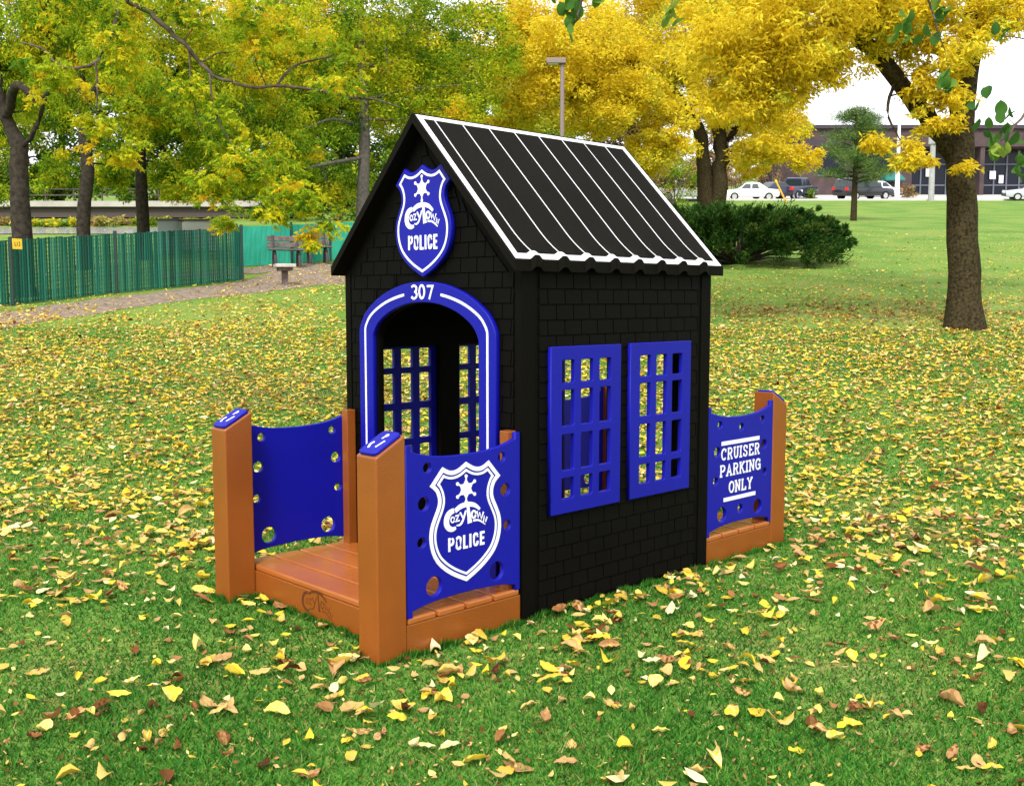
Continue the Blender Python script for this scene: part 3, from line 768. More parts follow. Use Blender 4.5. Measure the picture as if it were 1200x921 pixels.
for (cn, sh_, c, rr), ids in groups.items():
    ids.sort(key=lambda i: lpx[i])
    for j, i in enumerate(ids):
        one = np.array([i]); z0 = np.zeros(1)
        V, F, q = leaf_batch(z0, z0, z0, ln[one] * 1.12, wd[one], az[one], tilt[one], roll[one], curl[one], cup[one], 8, 4)
        P = V[0]; ax = P[:, 0] * math.cos(az[i]) + P[:, 1] * math.sin(az[i])
        P[:, :2] *= (1 + .10 * np.sin(np.arange(len(P)) * 2.3 + i))[:, None]; P[:, 2] += .0025 * np.sin(ax * 240 + i) + .0015 * np.sin(P[:, 1] * 420 + i * 2)
        tn = np.full(q, tint[i]) + rng.normal(0, .03, q)
        if i % 3 == 0: tn[::4] -= .12; tn[3::4] -= .10
        if i % 4 == 1: tn -= .22 * (rng.random(q) < .3)
        o = link('fallen_leaf', fastmesh('fallen_leaf', P, F, tn), M_LEAF, smooth=True); o.location = (lx[i], ly[i], zz[i])
        pre = '' if len(ids) == 1 else ('leftmost ' if j == 0 else (ordn[j] + ' from left, ' if j < 10 else ''))
        lab = f'{pre}{sh_} {cn} leaf {rr}, {c}'
        prop(o, lab, 'fallen leaf', 'fallen leaves on the foreground grass')

# ================================================================== TREES
M_BARK = mat('bark_grey_brown', (.060, .046, .022), .95, .05, col2=(.018, .014, .008), scale=24, bump=1.0, bscale=35, det=8)
M_BARKD = mat('bark_dark', (.05, .04, .03), .95, .1, col2=(.022, .018, .014), scale=12, bump=1.0, bscale=30, det=8)
M_TWIG = mat('bark_twig', (.13, .10, .08), .9, .1, col2=(.06, .045, .038), scale=20)
YEL = [(0, (.34, .22, .014)), (.25, (.64, .46, .018)), (.6, (.80, .62, .030)), (.85, (.84, .71, .06)), (1, (.42, .46, .04))]
YGR = [(0, (.03, .085, .012)), (.3, (.10, .21, .014)), (.53, (.27, .40, .018)), (.76, (.60, .58, .022)), (.9, (.74, .58, .02)), (1, (.66, .40, .02))]
GRN = [(0, (.025, .06, .008)), (.4, (.09, .18, .014)), (.7, (.22, .33, .02)), (.9, (.44, .45, .025)), (1, (.60, .45, .03))]
BRN = [(0, (.10, .06, .03)), (.5, (.26, .17, .08)), (.8, (.40, .28, .08)), (1, (.35, .36, .08))]
JUN = [(0, (.004, .014, .003)), (.5, (.014, .045, .007)), (.85, (.038, .10, .012)), (1, (.12, .12, .03))]
PIN = [(0, (.04, .085, .025)), (.6, (.10, .18, .045)), (1, (.2, .26, .06))]
M_YEL = leafmat('yellow_foliage', YEL, .5); M_YGR = leafmat('yellow_green_foliage', YGR, .5); M_GRN = leafmat('green_foliage', GRN, .4)
M_BRN = leafmat('brown_foliage', BRN, .3); M_JUN = leafmat('juniper_foliage', JUN, .15); M_PIN = leafmat('pine_foliage', PIN, .2)
M_BIG = leafmat('broad_green_leaf', [(0, (.03, .09, .02)), (.6, (.08, .19, .03)), (1, (.25, .33, .05))], .4)

def leaves(centers, radii, per, size, droop=.4, tints=None, tn=.1, aspect=.38, sprays=1, outward=None, flat=.75):
    C = np.repeat(centers, per, 0); Rr = np.repeat(radii, per); N = len(C)
    d_ = rng.normal(0, 1, (N, 3)); d_ /= np.linalg.norm(d_, axis=1)[:, None]; rad = rng.random(N) ** .45
    off = d_ * (rad * Rr)[:, None]; off[:, 2] *= flat
    pos = C + off
    T0 = np.repeat(tints, per) if tints is not None else np.full(N, .5)
    if sprays > 1:      # several leaflets along a small drooping stalk
        pos = np.repeat(pos, sprays, 0); T0 = np.repeat(T0, sprays); base_az = np.repeat(rng.random(N) * 6.283, sprays)
        k = np.tile(np.arange(sprays), N); side = np.where(k % 2, 1, -1); along = (k // 2) / max(1, (sprays // 2))
        ang = base_az + side * 1.0; st_ = size * 1.9
        dx = np.stack([np.cos(base_az), np.sin(base_az), -np.full(len(k), droop)], 1)
        pos = pos + dx * (along * st_)[:, None]; az_ = ang; N = len(pos)
    else: az_ = rng.random(N) * 6.283
    sz = size * rng.uniform(.6, 1.25, N)
    el = -droop + rng.normal(0, .45, N)
    ax = np.stack([np.cos(az_) * np.cos(el), np.sin(az_) * np.cos(el), np.sin(el)], 1)
    if outward is not None:
        ow = off if sprays == 1 else np.repeat(off, sprays, 0)
        ow = ow / (np.linalg.norm(ow, axis=1)[:, None] + 1e-6); ax = ax * (1 - outward) + (ow + np.array([0, 0, .35])) * outward; ax /= np.linalg.norm(ax, axis=1)[:, None]
    rv = rng.normal(0, 1, (N, 3)); rv[:, 2] *= .6; b_ = np.cross(ax, rv); b_ /= np.linalg.norm(b_, axis=1)[:, None] + 1e-9
    nrm = np.cross(ax, b_)
    V = np.empty((N, 4, 3)); V[:, 0] = pos; V[:, 1] = pos + ax * (sz * .45)[:, None] + b_ * (sz * aspect)[:, None] * .5 + nrm * (sz * .08)[:, None]
    V[:, 2] = pos + ax * sz[:, None]; V[:, 3] = pos + ax * (sz * .45)[:, None] - b_ * (sz * aspect)[:, None] * .5 + nrm * (sz * .08)[:, None]
    return V.reshape(-1, 3), np.arange(4 * N).reshape(N, 4), np.clip(T0 + rng.normal(0, tn, N), 0, 1)

def broad_leaves(centers, radii, per, size, tints):
    C = np.repeat(centers, per, 0); Rr = np.repeat(radii, per); N = len(C); C = C + rng.normal(0, .5, (N, 3)) * Rr[:, None]; ln_ = size * rng.uniform(.7, 1.15, N)
    V, F, q = leaf_batch(C[:, 0], C[:, 1], C[:, 2], ln_, ln_ * rng.uniform(.6, .8, N), rng.random(N) * 6.283, rng.normal(1.0, .35, N), rng.normal(0, .4, N), rng.normal(.2, .25, N), rng.normal(.25, .25, N), 6, 4)
    return V.reshape(-1, 3), F, np.repeat(np.clip(np.repeat(tints, per) + rng.normal(0, .15, N), 0, 1), q)

def blobs_to_clumps(blobs, k=1.0):
    cs = []; rs = []; ts_ = []
    for b in blobs:
        px, py, s_, rx, rz, n_, cr, tb = b[:8]; c = at(px, py, s_)
        n_ = int(n_ * k)
        d_ = rng.normal(0, 1, (n_, 3)); d_ /= np.linalg.norm(d_, axis=1)[:, None]; rad = rng.random(n_) ** .5
        p = d_ * rad[:, None] * np.array([rx, rx, rz]) + np.array(c)
        cs.append(p); rs.append(cr * rng.uniform(.6, 1.3, n_)); ts_.append(np.clip(tb + rng.normal(0, .17, n_), 0, 1))
    return np.concatenate(cs), np.concatenate(rs), np.concatenate(ts_)
def wob(pts, n=5, amp=.03):
    q = catmull([tuple(p) for p in pts], n); return [Vector(p) + Vector((random.uniform(-amp, amp), random.uniform(-amp, amp), random.uniform(-amp, amp) * .4)) for p in q]
def lerp_list(a, n): return [a[0] + (a[-1] - a[0]) * i / (n - 1) if len(a) == 2 else float(np.interp(i / (n - 1) * (len(a) - 1), range(len(a)), a)) for i in range(n)]
def tree(name, label, cat, trunk, tr_r, limbs, blobs, size, per, m_leaf, m_bark=None, group=None, droop=.4, sprays=1, twig=.45, tn=.1, aspect=.38, outward=None, flat=.75, sides=10, ztop=None, k=1.0, trunk_flare=True, tw_r=.016):
    """trunk, limbs: lists of (px,py,s) marks; built in metres"""
    tp = [at(*p) if len(p) == 3 else Vector(p[0]) for p in trunk]
    base = Vector((tp[0].x, tp[0].y, gz(tp[0].x, tp[0].y)))
    root = empty(name, base, label, cat, group)
    tp[0] = base - Vector((0, 0, .25))
    mb = MB(); path = wob(tp, 6, tr_r[0] * .04); rad = lerp_list(tr_r, len(path))
    if trunk_flare:
        for i in range(len(path)):
            hgt = path[i].z - base.z; rad[i] *= 1 + .42 * math.exp(-max(hgt, 0) / (tr_r[0] * 1.0))
    sh_ = lambda pts: [p - base for p in pts]
    mb.tube(sh_(path), rad, sides, jit=.05)
    nodes = [(p, r_) for p, r_ in zip(path, rad) if p.z > base.z + (path[-1].z - base.z) * .35]
    for pts, rr in limbs:
        lp = [at(*p) for p in pts]; q = wob(lp, 5, rr[0] * .25); ra = lerp_list(rr, len(q)); mb.tube(sh_(q), ra, 7, jit=.06); nodes += list(zip(q, ra))[1:]
    C, Rr, Ts = blobs_to_clumps(blobs, k)
    NP = np.array([tuple(p) for p, _ in nodes]); NRr = [r_ for _, r_ in nodes]
    idx = [i for i in range(len(C)) if random.random() < twig]
    # twigs grow from the nearest limb or twig already there
    d0 = [np.min(np.linalg.norm(NP - C[i], axis=1)) for i in idx]
    pool = list(NP); poolr = list(NRr)
    for _, i in sorted(zip(d0, idx)):
        A = np.array(pool); dd = np.linalg.norm(A - C[i], axis=1) + np.maximum(0, A[:, 2] - C[i][2]) * .5; j = int(np.argmin(dd)); a_ = Vector(A[j]); b_ = Vector(C[i]); l = (b_ - a_).length
        if l < .05: continue
        mid = (a_ + b_) / 2 + Vector((random.uniform(-1, 1), random.uniform(-1, 1), random.uniform(.1, 1))) * l * .12
        r0 = min(poolr[j] * .6, tw_r + .011 * l); mb.tube(sh_([a_, mid, b_]), [r0, r0 * .7, r0 * .35], 4, cap=False)
        pool += [tuple(mid), tuple(b_)]; poolr += [r0 * .7, r0 * .4]
    trk = mb.build('trunk', m_bark or M_BARK, root, smooth=True)
    V, F, tt_ = broad_leaves(C - np.array(base), Rr, per, size, Ts) if aspect > .7 else leaves(C - np.array(base), Rr, per, size, droop, Ts, tn, aspect, sprays, outward, flat)
    link('crown', fastmesh('crown', V, F, tt_), m_leaf, root)
    return root

# --- T1: near tree at the right
s1 = 15.6
tree('maple_tree', 'tall yellow tree at right whose bare trunk stands on the leafy lawn', 'tree',
     [(1131, 388, s1), (1129, 300, s1), (1125, 200, s1), (1128, 120, s1), (1142, 20, s1), (1150, -120, s1), (1140, -260, s1)], [.235, .225, .205, .175, .15, .11, .06],
     [([(1124, 190, s1), (1085, 135, s1), (1040, 80, s1 - .1), (988, 22, s1 - .3), (945, -50, s1 - .5)], [.16, .14, .12, .10, .06]),
      ([(1135, 80, s1), (1090, 50, s1 + .2), (1040, 32, s1 + .3), (1008, 5, s1 + .4), (1000, -60, s1 + .4)], [.11, .1, .08, .05]),
      ([(1134, 75, s1), (1160, 20, s1 - .2), (1190, -40, s1 - .3)], [.12, .09, .06]),
      ([(1010, 15, s1 - .2), (979, 23, s1 - .4), (945, 48, s1 - .6), (907, 93, s1 - .8)], [.035, .03, .02, .01]),
      ([(1050, 92, s1), (1040, 130, s1 - .6), (1055, 165, s1 - .9)], [.03, .02, .008]),
      ([(1150, -60, s1), (1060, -160, s1 + 1), (960, -220, s1 + 2)], [.1, .07, .03]), ([(1150, -60, s1), (1250, -160, s1 + 1), (1330, -240, s1)], [.1, .07, .03])],
     [(1108, 95, s1 - .5, .42, .7, 17, .13, .55), (1035, 168, s1 - .8, .5, .14, 8, .11, .5), (1075, 182, s1 - .8, .3, .10, 4, .10, .5), (1135, 195, s1 - .6, .2, .06, 2, .09, .5), (1098, 145, s1 - .6, .3, .2, 6, .11, .5),
      (1140, 30, s1 - .5, .6, .5, 16, .17, .6), (1055, 62, s1, .55, .3, 11, .15, .6), (975, 75, s1 - .6, .6, .3, 15, .17, .55), (1010, 15, s1 - .6, .8, .5, 36, .22, .6), (920, 30, s1 - .8, 1.1, .8, 80, .25, .6),
      (860, 40, s1 - .8, .9, .8, 46, .25, .55), (905, 110, s1 - .8, .5, .3, 14, .18, .55), (1185, 10, s1 - .4, .35, .3, 12, .2, .5), (1080, 0, s1 - .6, .9, .5, 34, .2, .6),
      (1000, 0, s1 - .7, 1.0, .55, 40, .22, .6), (940, 70, s1 - .7, .7, .5, 26, .2, .6), (1060, 20, s1 - .4, .9, .4, 26, .2, .6), (1120, 55, s1 - .6, .5, .4, 12, .16, .6), (1165, 25, s1 - .5, .5, .4, 14, .18, .6), (1085, 105, s1 - .5, .3, .3, 8, .12, .6), (900, 150, s1 - .8, .35, .25, 7, .15, .55), (860, 110, s1 - .8, .8, .5, 28, .2, .6), (1060, 190, s1 - .9, .2, .06, 3, .08, .5), (1000, -170, s1 + .8, 2.6, 1.6, 170, .35, .6), (1230, -190, s1 + .5, 2.2, 1.6, 110, .35, .6), (1130, -320, s1, 2.4, 1.4, 110, .4, .6), (850, -130, s1, 2.2, 1.3, 120, .35, .6)],
     .09, 32, M_YEL, M_BARK, droop=.5, sprays=4, twig=.9, tn=.15, aspect=.34, sides=14, flat=.8, tw_r=.010)
# --- T2: big yellow locust behind the juniper
s2 = 36
tree('locust_tree', 'broad golden locust tree with a forked trunk rising behind the juniper', 'tree',
     [(828, 285, s2), (826, 225, s2), (824, 185, s2), (818, 150, s2), (785, 105, s2), (740, 75, s2 - 1), (690, 30, s2 - 2)], [.32, .27, .23, .21, .17, .14, .08],
     [([(842, 285, s2), (842, 225, s2), (844, 180, s2), (843, 140, s2), (850, 80, s2), (845, 0, s2)], [.31, .27, .25, .22, .17, .1]),
      ([(852, 165, s2), (880, 130, s2), (920, 90, s2 + .5)], [.14, .1, .05]), ([(790, 115, s2), (720, 120, s2 - 1), (650, 110, s2 - 2)], [.14, .1, .05]),
      ([(805, 150, s2), (790, 142, s2 - .3), (760, 138, s2 - 1)], [.13, .07, .04])],
     [(745, 55, s2 - 1, 3.6, 2.2, 230, .5, .62), (650, 95, s2 - 2, 2.0, 1.9, 130, .5, .66), (870, 100, s2, 2.2, 1.6, 120, .45, .6), (715, 120, s2 - 2.5, 2.4, 1.0, 80, .42, .6), (780, 170, s2 - 2, 1.2, .9, 42, .4, .6), (760, 195, s2 - 1, .6, .5, 14, .35, .55),
      (830, 20, s2, 3.2, 2.4, 190, .5, .6), (600, 130, s2 - 1, 1.1, .9, 40, .42, .68), (910, 150, s2, 1.1, .9, 34, .38, .6), (895, 180, s2, 1.4, .40, 24, .33, .6), (945, 185, s2 - 1, .9, .35, 14, .3, .6), (930, 50, s2 + 1, 2.0, 1.6, 60, .45, .6),
      (770, -80, s2, 5, 2.5, 200, .7, .6), (610, 30, s2 - 1, 1.6, 1.4, 60, .5, .6), (580, 155, s2, .7, .4, 12, .4, .6), (690, 60, s2 - 3, 2.2, 1.5, 70, .45, .6), (880, 200, s2 + 2, .9, .25, 6, .25, .5)],
     .13, 165, M_YEL, M_BARK, droop=.3, twig=.35, tn=.13, aspect=.40, sides=12, tw_r=.03)
# --- left locusts
GL = 'yellow green locust trees along the green fence'
tree('locust_tree', 'dark locust trunk just behind the yellow sign on the green fence', 'tree',
     [(27, 345, 19.6), (26, 280, 19.6), (22, 200, 19.6), (22, 172, 19.6), (12, 150, 19.6), (0, 110, 19.6), (-10, 20, 20), (0, -100, 20)], [.19, .175, .165, .16, .12, .10, .08, .05],
     [([(24, 175, 19.6), (38, 158, 19.4), (52, 120, 19.2), (60, 90, 19)], [.055, .045, .035, .015]), ([(8, 140, 19.6), (20, 100, 19), (45, 118, 18.6), (62, 100, 18.4)], [.09, .08, .05, .02])],
     [(20, 50, 20, 1.3, .9, 84, .28, .55), (-15, 140, 20.6, .8, .6, 26, .28, .5), (62, 115, 19.8, .7, .5, 24, .26, .6), (90, 15, 19.8, 1.4, 1.0, 84, .3, .62), (10, -60, 20, 2, 1.2, 80, .35, .5), (130, 80, 18.8, .7, .6, 30, .26, .66), (66, 205, 20.4, .35, .3, 7, .2, .5), (-10, 225, 20.5, .4, .25, 6, .2, .4)],
     .09, 150, M_YGR, M_BARKD, GL, droop=.7, twig=.5, tn=.14, aspect=.34, tw_r=.012)
tree('locust_tree', 'slender dark locust trunk behind the fence, middle of the three at left', 'tree',
     [(98, 290, 25), (98, 255, 25), (103, 200, 25), (98, 150, 25), (95, 100, 25), (100, 0, 25)], [.165, .155, .15, .13, .10, .05], [([(98, 130, 25), (130, 70, 25), (150, 20, 25)], [.08, .05, .03])],
     [(110, 50, 26, 2.0, 1.3, 90, .36, .5), (165, 120, 25.5, 1.0, .9, 44, .32, .6), (60, 200, 27, .7, .5, 16, .26, .4), (132, 205, 26.3, .55, .7, 22, .25, .5), (60, 140, 27, .6, .7, 18, .28, .35), (100, -50, 25, 2.2, 1.4, 60, .4, .5)],
     .105, 150, M_YGR, M_BARKD, GL, droop=.6, twig=.4, tn=.15, tw_r=.015)
tree('locust_tree', 'shadowy locust trunk by the pale cabinet, rightmost of the three at left', 'tree',
     [(168, 285, 28), (167, 245, 28), (165, 200, 28), (163, 120, 28), (165, 20, 28)], [.18, .165, .15, .12, .06], [([(164, 140, 28), (210, 80, 28), (240, 20, 28)], [.08, .06, .03])],
     [(215, 60, 28, 2.4, 1.8, 130, .45, .6), (240, 150, 27, 1.4, 1.1, 66, .36, .5), (205, 205, 28.6, .8, .5, 20, .28, .45), (270, 205, 27, 1.1, .6, 34, .34, .5), (215, 222, 26.5, .7, .35, 14, .3, .55), (300, 215, 27, .9, .5, 22, .3, .6), (150, -30, 28, 2.6, 1.4, 60, .45, .5), (310, 60, 28, 2, 1.8, 90, .45, .66), (330, 165, 28, 1.3, 1.1, 44, .4, .5)],
     .11, 150, M_YGR, M_BARKD, GL, droop=.6, twig=.4, tn=.15, tw_r=.015)
# --- grey trunk behind the playhouse
s4 = 31
tree('elm_tree', 'tall grey straight-trunked tree behind the left slope of the black roof', 'tree',
     [(424, 295, s4), (425, 235, s4), (427, 180, s4), (426, 120, s4), (424, 60, s4), (422, 0, s4), (424, -90, s4)], [.2, .19, .17, .16, .14, .12, .06],
     [([(426, 185, s4), (395, 190, s4 - 1), (350, 200, s4 - 2), (320, 212, s4 - 2.5)], [.06, .05, .035, .015]), ([(425, 150, s4), (390, 140, s4 - 1), (355, 152, s4 - 2)], [.045, .035, .015]), ([(427, 140, s4), (470, 140, s4), (520, 128, s4)], [.05, .03, .015]),
      ([(424, 70, s4), (455, 85, s4), (452, 50, s4), (480, 38, s4)], [.07, .06, .04, .02]), ([(426, 118, s4), (480, 105, s4), (540, 100, s4)], [.05, .03, .015])],
     [(400, 50, s4, 2.6, 2.0, 110, .5, .55), (470, 40, s4 + 1, 2.3, 1.8, 100, .5, .5), (360, 130, s4, 1.8, 1.4, 60, .45, .48), (480, 120, s4 + 1, 2.2, 1.2, 75, .45, .6), (345, 215, s4 - 1, 1.4, .6, 36, .35, .45), (550, 60, s4 + 1, 2.0, 1.6, 70, .5, .5), (420, -60, s4, 3.4, 1.6, 90, .5, .5), (330, 20, s4 - 1, 1.7, 1.4, 60, .4, .7), (540, 130, s4, 1.2, .5, 26, .4, .68), (390, 215, s4 + 1, 1.2, .7, 22, .35, .4)],
     .12, 130, M_YGR, mat('bark_pale_grey', (.16, .14, .13), .9, .1, col2=(.09, .078, .07), scale=14, bump=.7, bscale=35), droop=.4, twig=.45, tn=.15, tw_r=.02)
# --- overhanging branches of a tree standing left of the frame
s0 = 8.0
def over():
    a = at(-420, 560, 7.0)
    tree('honey_locust_tree', 'honey locust at left whose thin branches droop pinnate leaves in front of the fence', 'tree',
         [(-330, 600, 7.5), (-330, 300, 7.5), (-320, 60, 7.5), (-280, -120, 7.5), (-200, -260, 7.5)], [.2, .18, .16, .13, .08],
         [([(-280, -120, 7.5), (-80, -190, 7.7), (60, -80, s0), (140, -5, s0), (175, 15, s0), (215, 50, s0), (245, 85, s0), (272, 97, s0)], [.07, .05, .035, .022, .02, .017, .014, .011]),
          ([(60, -80, s0), (130, -30, s0), (140, 5, s0), (130, 40, s0 - .1), (112, 74, s0 - .2), (75, 79, s0 - .3), (50, 58, s0 - .3), (25, 50, s0 - .3)], [.03, .02, .016, .013, .012, .01, .008, .005]),
          ([(112, 74, s0 - .2), (114, 100, s0 - .2), (113, 140, s0 - .2)], [.009, .007, .004]),
          ([(272, 97, s0), (300, 103, s0), (324, 101, s0), (373, 106, s0), (408, 114, s0), (440, 117, s0), (468, 126, s0)], [.011, .012, .012, .011, .009, .007, .004]),
          ([(324, 101, s0), (345, 78, s0 + .1), (380, 68, s0 + .2), (405, 62, s0 + .3)], [.01, .009, .007, .003]),
          ([(245, 85, s0), (252, 130, s0 - .1), (275, 175, s0 - .2), (310, 215, s0 - .3), (345, 255, s0 - .3)], [.008, .006, .005, .004, .003]),
          ([(222, 60, s0), (225, 110, s0), (238, 160, s0)], [.008, .005, .003]), ([(140, -5, s0), (230, -40, s0), (330, -30, s0 + .2), (420, -10, s0 + .3)], [.02, .015, .01, .005])],
         [(300, 195, s0 - .3, .26, .14, 20, .12, .58), (345, 235, s0 - .4, .22, .12, 18, .11, .66), (270, 150, s0, .22, .18, 14, .12, .5), (250, 215, s0 - .2, .2, .12, 14, .12, .62), (262, 262, s0 - .2, .06, .06, 4, .07, .66), (362, 283, s0 - .4, .04, .13, 6, .05, .66), (318, 250, s0 - .4, .12, .06, 6, .08, .6),
          (388, 262, s0 - .4, .08, .05, 3, .07, .55), (60, 90, s0 - .3, .28, .16, 14, .13, .62), (110, 150, s0 - .2, .16, .14, 9, .11, .6), (150, 60, s0, .3, .2, 18, .14, .68), (230, 110, s0, .2, .2, 12, .13, .6), (150, 180, s0, .12, .12, 7, .1, .78), (390, 100, s0, .3, .1, 12, .12, .5),
          (400, 60, s0 + .2, .25, .15, 12, .12, .5), (300, 30, s0, .5, .28, 36, .16, .7), (200, 10, s0, .5, .2, 22, .15, .6), (70, 10, s0, .5, .2, 22, .15, .45), (330, -60, s0, 1.0, .3, 40, .2, .6), (60, -120, s0, 1.2, .4, 50, .2, .5), (-200, -200, 7.6, 1.4, .7, 60, .25, .5)],
         .036, 9, M_YGR, M_TWIG, droop=.55, sprays=16, twig=.9, tn=.09, aspect=.36, sides=10, tw_r=.003, trunk_flare=True)
over()
# --- broad green leaves hanging in at the top and right, from a tree right of the frame
tree('linden_tree', 'linden at right edge with a few broad green leaves hanging against the sky', 'tree',
     [(1420, 640, 6.5), (1420, 300, 6.5), (1400, 0, 6.5), (1360, -180, 6.5), (1280, -300, 6.5)], [.17, .15, .13, .1, .06],
     [([(1400, 10, 6.5), (1330, 30, 6), (1260, 80, 5.6), (1205, 130, 5.4), (1175, 165, 5.3)], [.03, .02, .012, .008, .003]), ([(1260, 80, 5.6), (1215, 50, 5.5), (1172, 42, 5.4)], [.007, .004, .002]), ([(1260, 80, 5.6), (1230, 140, 5.4), (1195, 190, 5.3)], [.007, .005, .002]),
      ([(1280, -300, 6.5), (1000, -260, 6), (780, -150, 5.4), (700, -50, 5), (680, 10, 5), (668, 35, 5)], [.05, .04, .02, .01, .006, .002]), ([(1000, -260, 6), (1060, -90, 5.4), (1090, 10, 5.2), (1108, 60, 5.2)], [.02, .01, .005, .002]), ([(780, -150, 5.4), (790, -40, 5.1), (785, 15, 5)], [.01, .006, .002])],
     [(1178, 140, 5.3, .07, .07, 2, .06, .4), (1185, 165, 5.3, .05, .05, 2, .05, .4), (1168, 178, 5.3, .06, .05, 3, .05, .8), (1160, 115, 5.3, .03, .03, 1, .04, .3), (1200, 200, 5.3, .05, .07, 3, .05, .6), (1175, 45, 5.4, .04, .03, 1, .04, .2), (670, 20, 5, .05, .09, 3, .05, .5), (655, -5, 5, .06, .05, 2, .05, .5), (785, 15, 5, .05, .04, 2, .05, .7), (700, 10, 5, .04, .04, 1, .05, .5),
      (1095, 20, 5.2, .12, .12, 4, .07, .5), (1065, 45, 5.2, .06, .08, 2, .06, .6), (1105, 100, 5.2, .05, .06, 2, .05, .5), (1330, -60, 6.2, .5, .4, 20, .2, .5), (1000, -240, 5.8, 1.2, .3, 40, .2, .5)],
     .075, 4, M_BIG, M_TWIG, droop=.8, twig=.95, tn=.15, aspect=.72, tw_r=.0025)
# --- tall trees of the far bank
GB = 'trees of the wood beyond the river'
bk = [(-60, 62, 3.6, 90, .35, 'g'), (70, 70, 4.6, 120, .3, 'y'), (190, 66, 3.9, 100, .5, 'g'), (300, 74, 5.0, 130, .35, 'y'), (395, 63, 4.0, 110, .5, 'g'), (480, 72, 5.0, 130, .35, 'g'), (565, 68, 4.2, 110, .5, 'g'), (650, 78, 4.6, 90, .45, 'y'), (745, 82, 4.4, 90, .35, 'b'), (850, 118, 5.0, 80, .55, 'b')]
lab = ['olive green bushy tree at the far left edge, beyond the river bank', 'tall yellow green tree beyond the bridge, behind the middle fence trunk', 'dense green tree beyond the bridge, right of the fence trunks', 'large yellow green tree behind the park benches', 'green tree just left of the black roof, beyond the benches', 'dark green tree directly behind the roof peak', 'bright green tree between the roof peak and the golden locust', 'olive tree hidden behind the lamp post and golden foliage', 'brownish tree behind the rear end of the roof ridge', 'tan tree far behind the forked golden locust trunk']
for i, (px, s_, r_, n_, tb, kd) in enumerate(bk):
    z0 = float(T(s_)); f_ = foot(px, s_); yb = 349.5 - (z0 - CZ) / s_ * FP; ppm = FP / s_
    ht = r_ * 2.9
    bl = [(px, yb - ht * .45 * ppm, s_, r_, ht * .33, n_, .75, tb), (px + r_ * .5 * ppm, yb - ht * .75 * ppm, s_, r_ * .7, ht * .25, n_ // 2, .7, tb + .08), (px - r_ * .5 * ppm, yb - ht * .68 * ppm, s_ + 1, r_ * .7, ht * .28, n_ // 2, .7, tb), (px - r_ * .3 * ppm, yb - ht * .14 * ppm, s_ - 2, r_ * 1.0, ht * .13, n_ // 2, .6, tb - .08), (px + r_ * .7 * ppm, yb - ht * .2 * ppm, s_ - 1, r_ * .8, ht * .15, n_ // 3, .6, tb)]
    tree('woodland_tree', lab[i], 'tree', [(px, yb, s_), (px + 2, yb - ht * .4 * ppm, s_), (px - 3, yb - ht * .9 * ppm, s_)], [.3, .2, .06], [([(px, yb - ht * .4 * ppm, s_), (px + r_ * .5 * ppm, yb - ht * .65 * ppm, s_)], [.12, .04])],
         bl, .26, 130, {'g': M_GRN, 'y': M_YGR, 'b': M_BRN}[kd], M_BARKD, GB, droop=.2, twig=.3, tn=.2, aspect=.5, sides=7, tw_r=.04)
# --- rusty shrubs by the car park
def shrub(px, s_, w_, h_, m, label, name='shrub', n_=40, tb=.5, per=60, size=.16, twig=.9, yoff=0, group=None, m_b=None, cr=.3):
    z0 = float(T(s_)); ppm = FP / s_; yb = 349.5 - (z0 - CZ) / s_ * FP
    return tree(name, label, 'shrub', [(px, yb, s_), (px + 1, yb - h_ * .4 * ppm, s_)], [.06, .03],
                [([(px, yb, s_), (px + q * w_ * ppm, yb - h_ * .8 * ppm, s_)], [.04, .012]) for q in (-.7, -.35, 0, .35, .7)],
                [(px, yb - h_ * .5 * ppm, s_, w_, h_ * .5, n_, cr, tb)], size, per, m, m_b or M_TWIG, group, droop=.1, twig=twig, tn=.2, aspect=.4, sides=6, trunk_flare=False, tw_r=.02)
GS = 'bushes edging the car park'
shrub(905, 97, 2.8, 6.5, M_BRN, 'rusty thin-twigged bush above the dark parked pickup', n_=60, per=22, cr=.45, group=GS)
shrub(862, 96, 2.2, 5.2, M_BRN, 'brownish bush right of the forked golden locust trunk', n_=55, per=26, cr=.45, tb=.6, group=GS)
shrub(790, 70, 2.6, 4.6, M_GRN, 'green and tan bush left of the forked golden locust trunk', n_=70, per=50, tb=.6, cr=.5, group=GS)
shrub(752, 66, 2.0, 3.6, M_BRN, 'tan bush just behind the end of the black roof', n_=50, per=50, cr=.45, group=GS)
shrub(948, 90, 1.2, 1.0, M_GRN, 'low green bush beside the dark parked pickup', n_=26, per=50, tb=.3, group=GS)
shrub(1064, 93, .8, 1.5, M_BRN, 'small tan bush at the foot of the flagpole', n_=20, per=60, group=GS)
GBK = 'scrub on the river bank behind the fence'
for i, (px, s_, w_, h_, mm, tb) in enumerate([(-20, 46, 2, .3, M_BRN, .6), (60, 45, 2.2, .25, M_GRN, .75), (135, 46, 2.0, .25, M_BRN, .7), (215, 45, 2.2, .3, M_GRN, .7), (325, 50, 2.5, 2.2, M_GRN, .6), (395, 50, 2.6, 2.4, M_YGR, .4)]):
    shrub(px, s_, w_, h_, mm, ['tan scrub bush on the bank at far left', 'yellowish scrub between the first two fence trunks', 'tan scrub bush between the second and third fence trunks', 'yellowish scrub behind the pale cabinet', 'green scrub behind the park bench', 'leafy green scrub left of the black eave'][i], n_=46, per=60, size=.2, tb=tb, group=GBK, cr=.4 if i > 3 else .17)
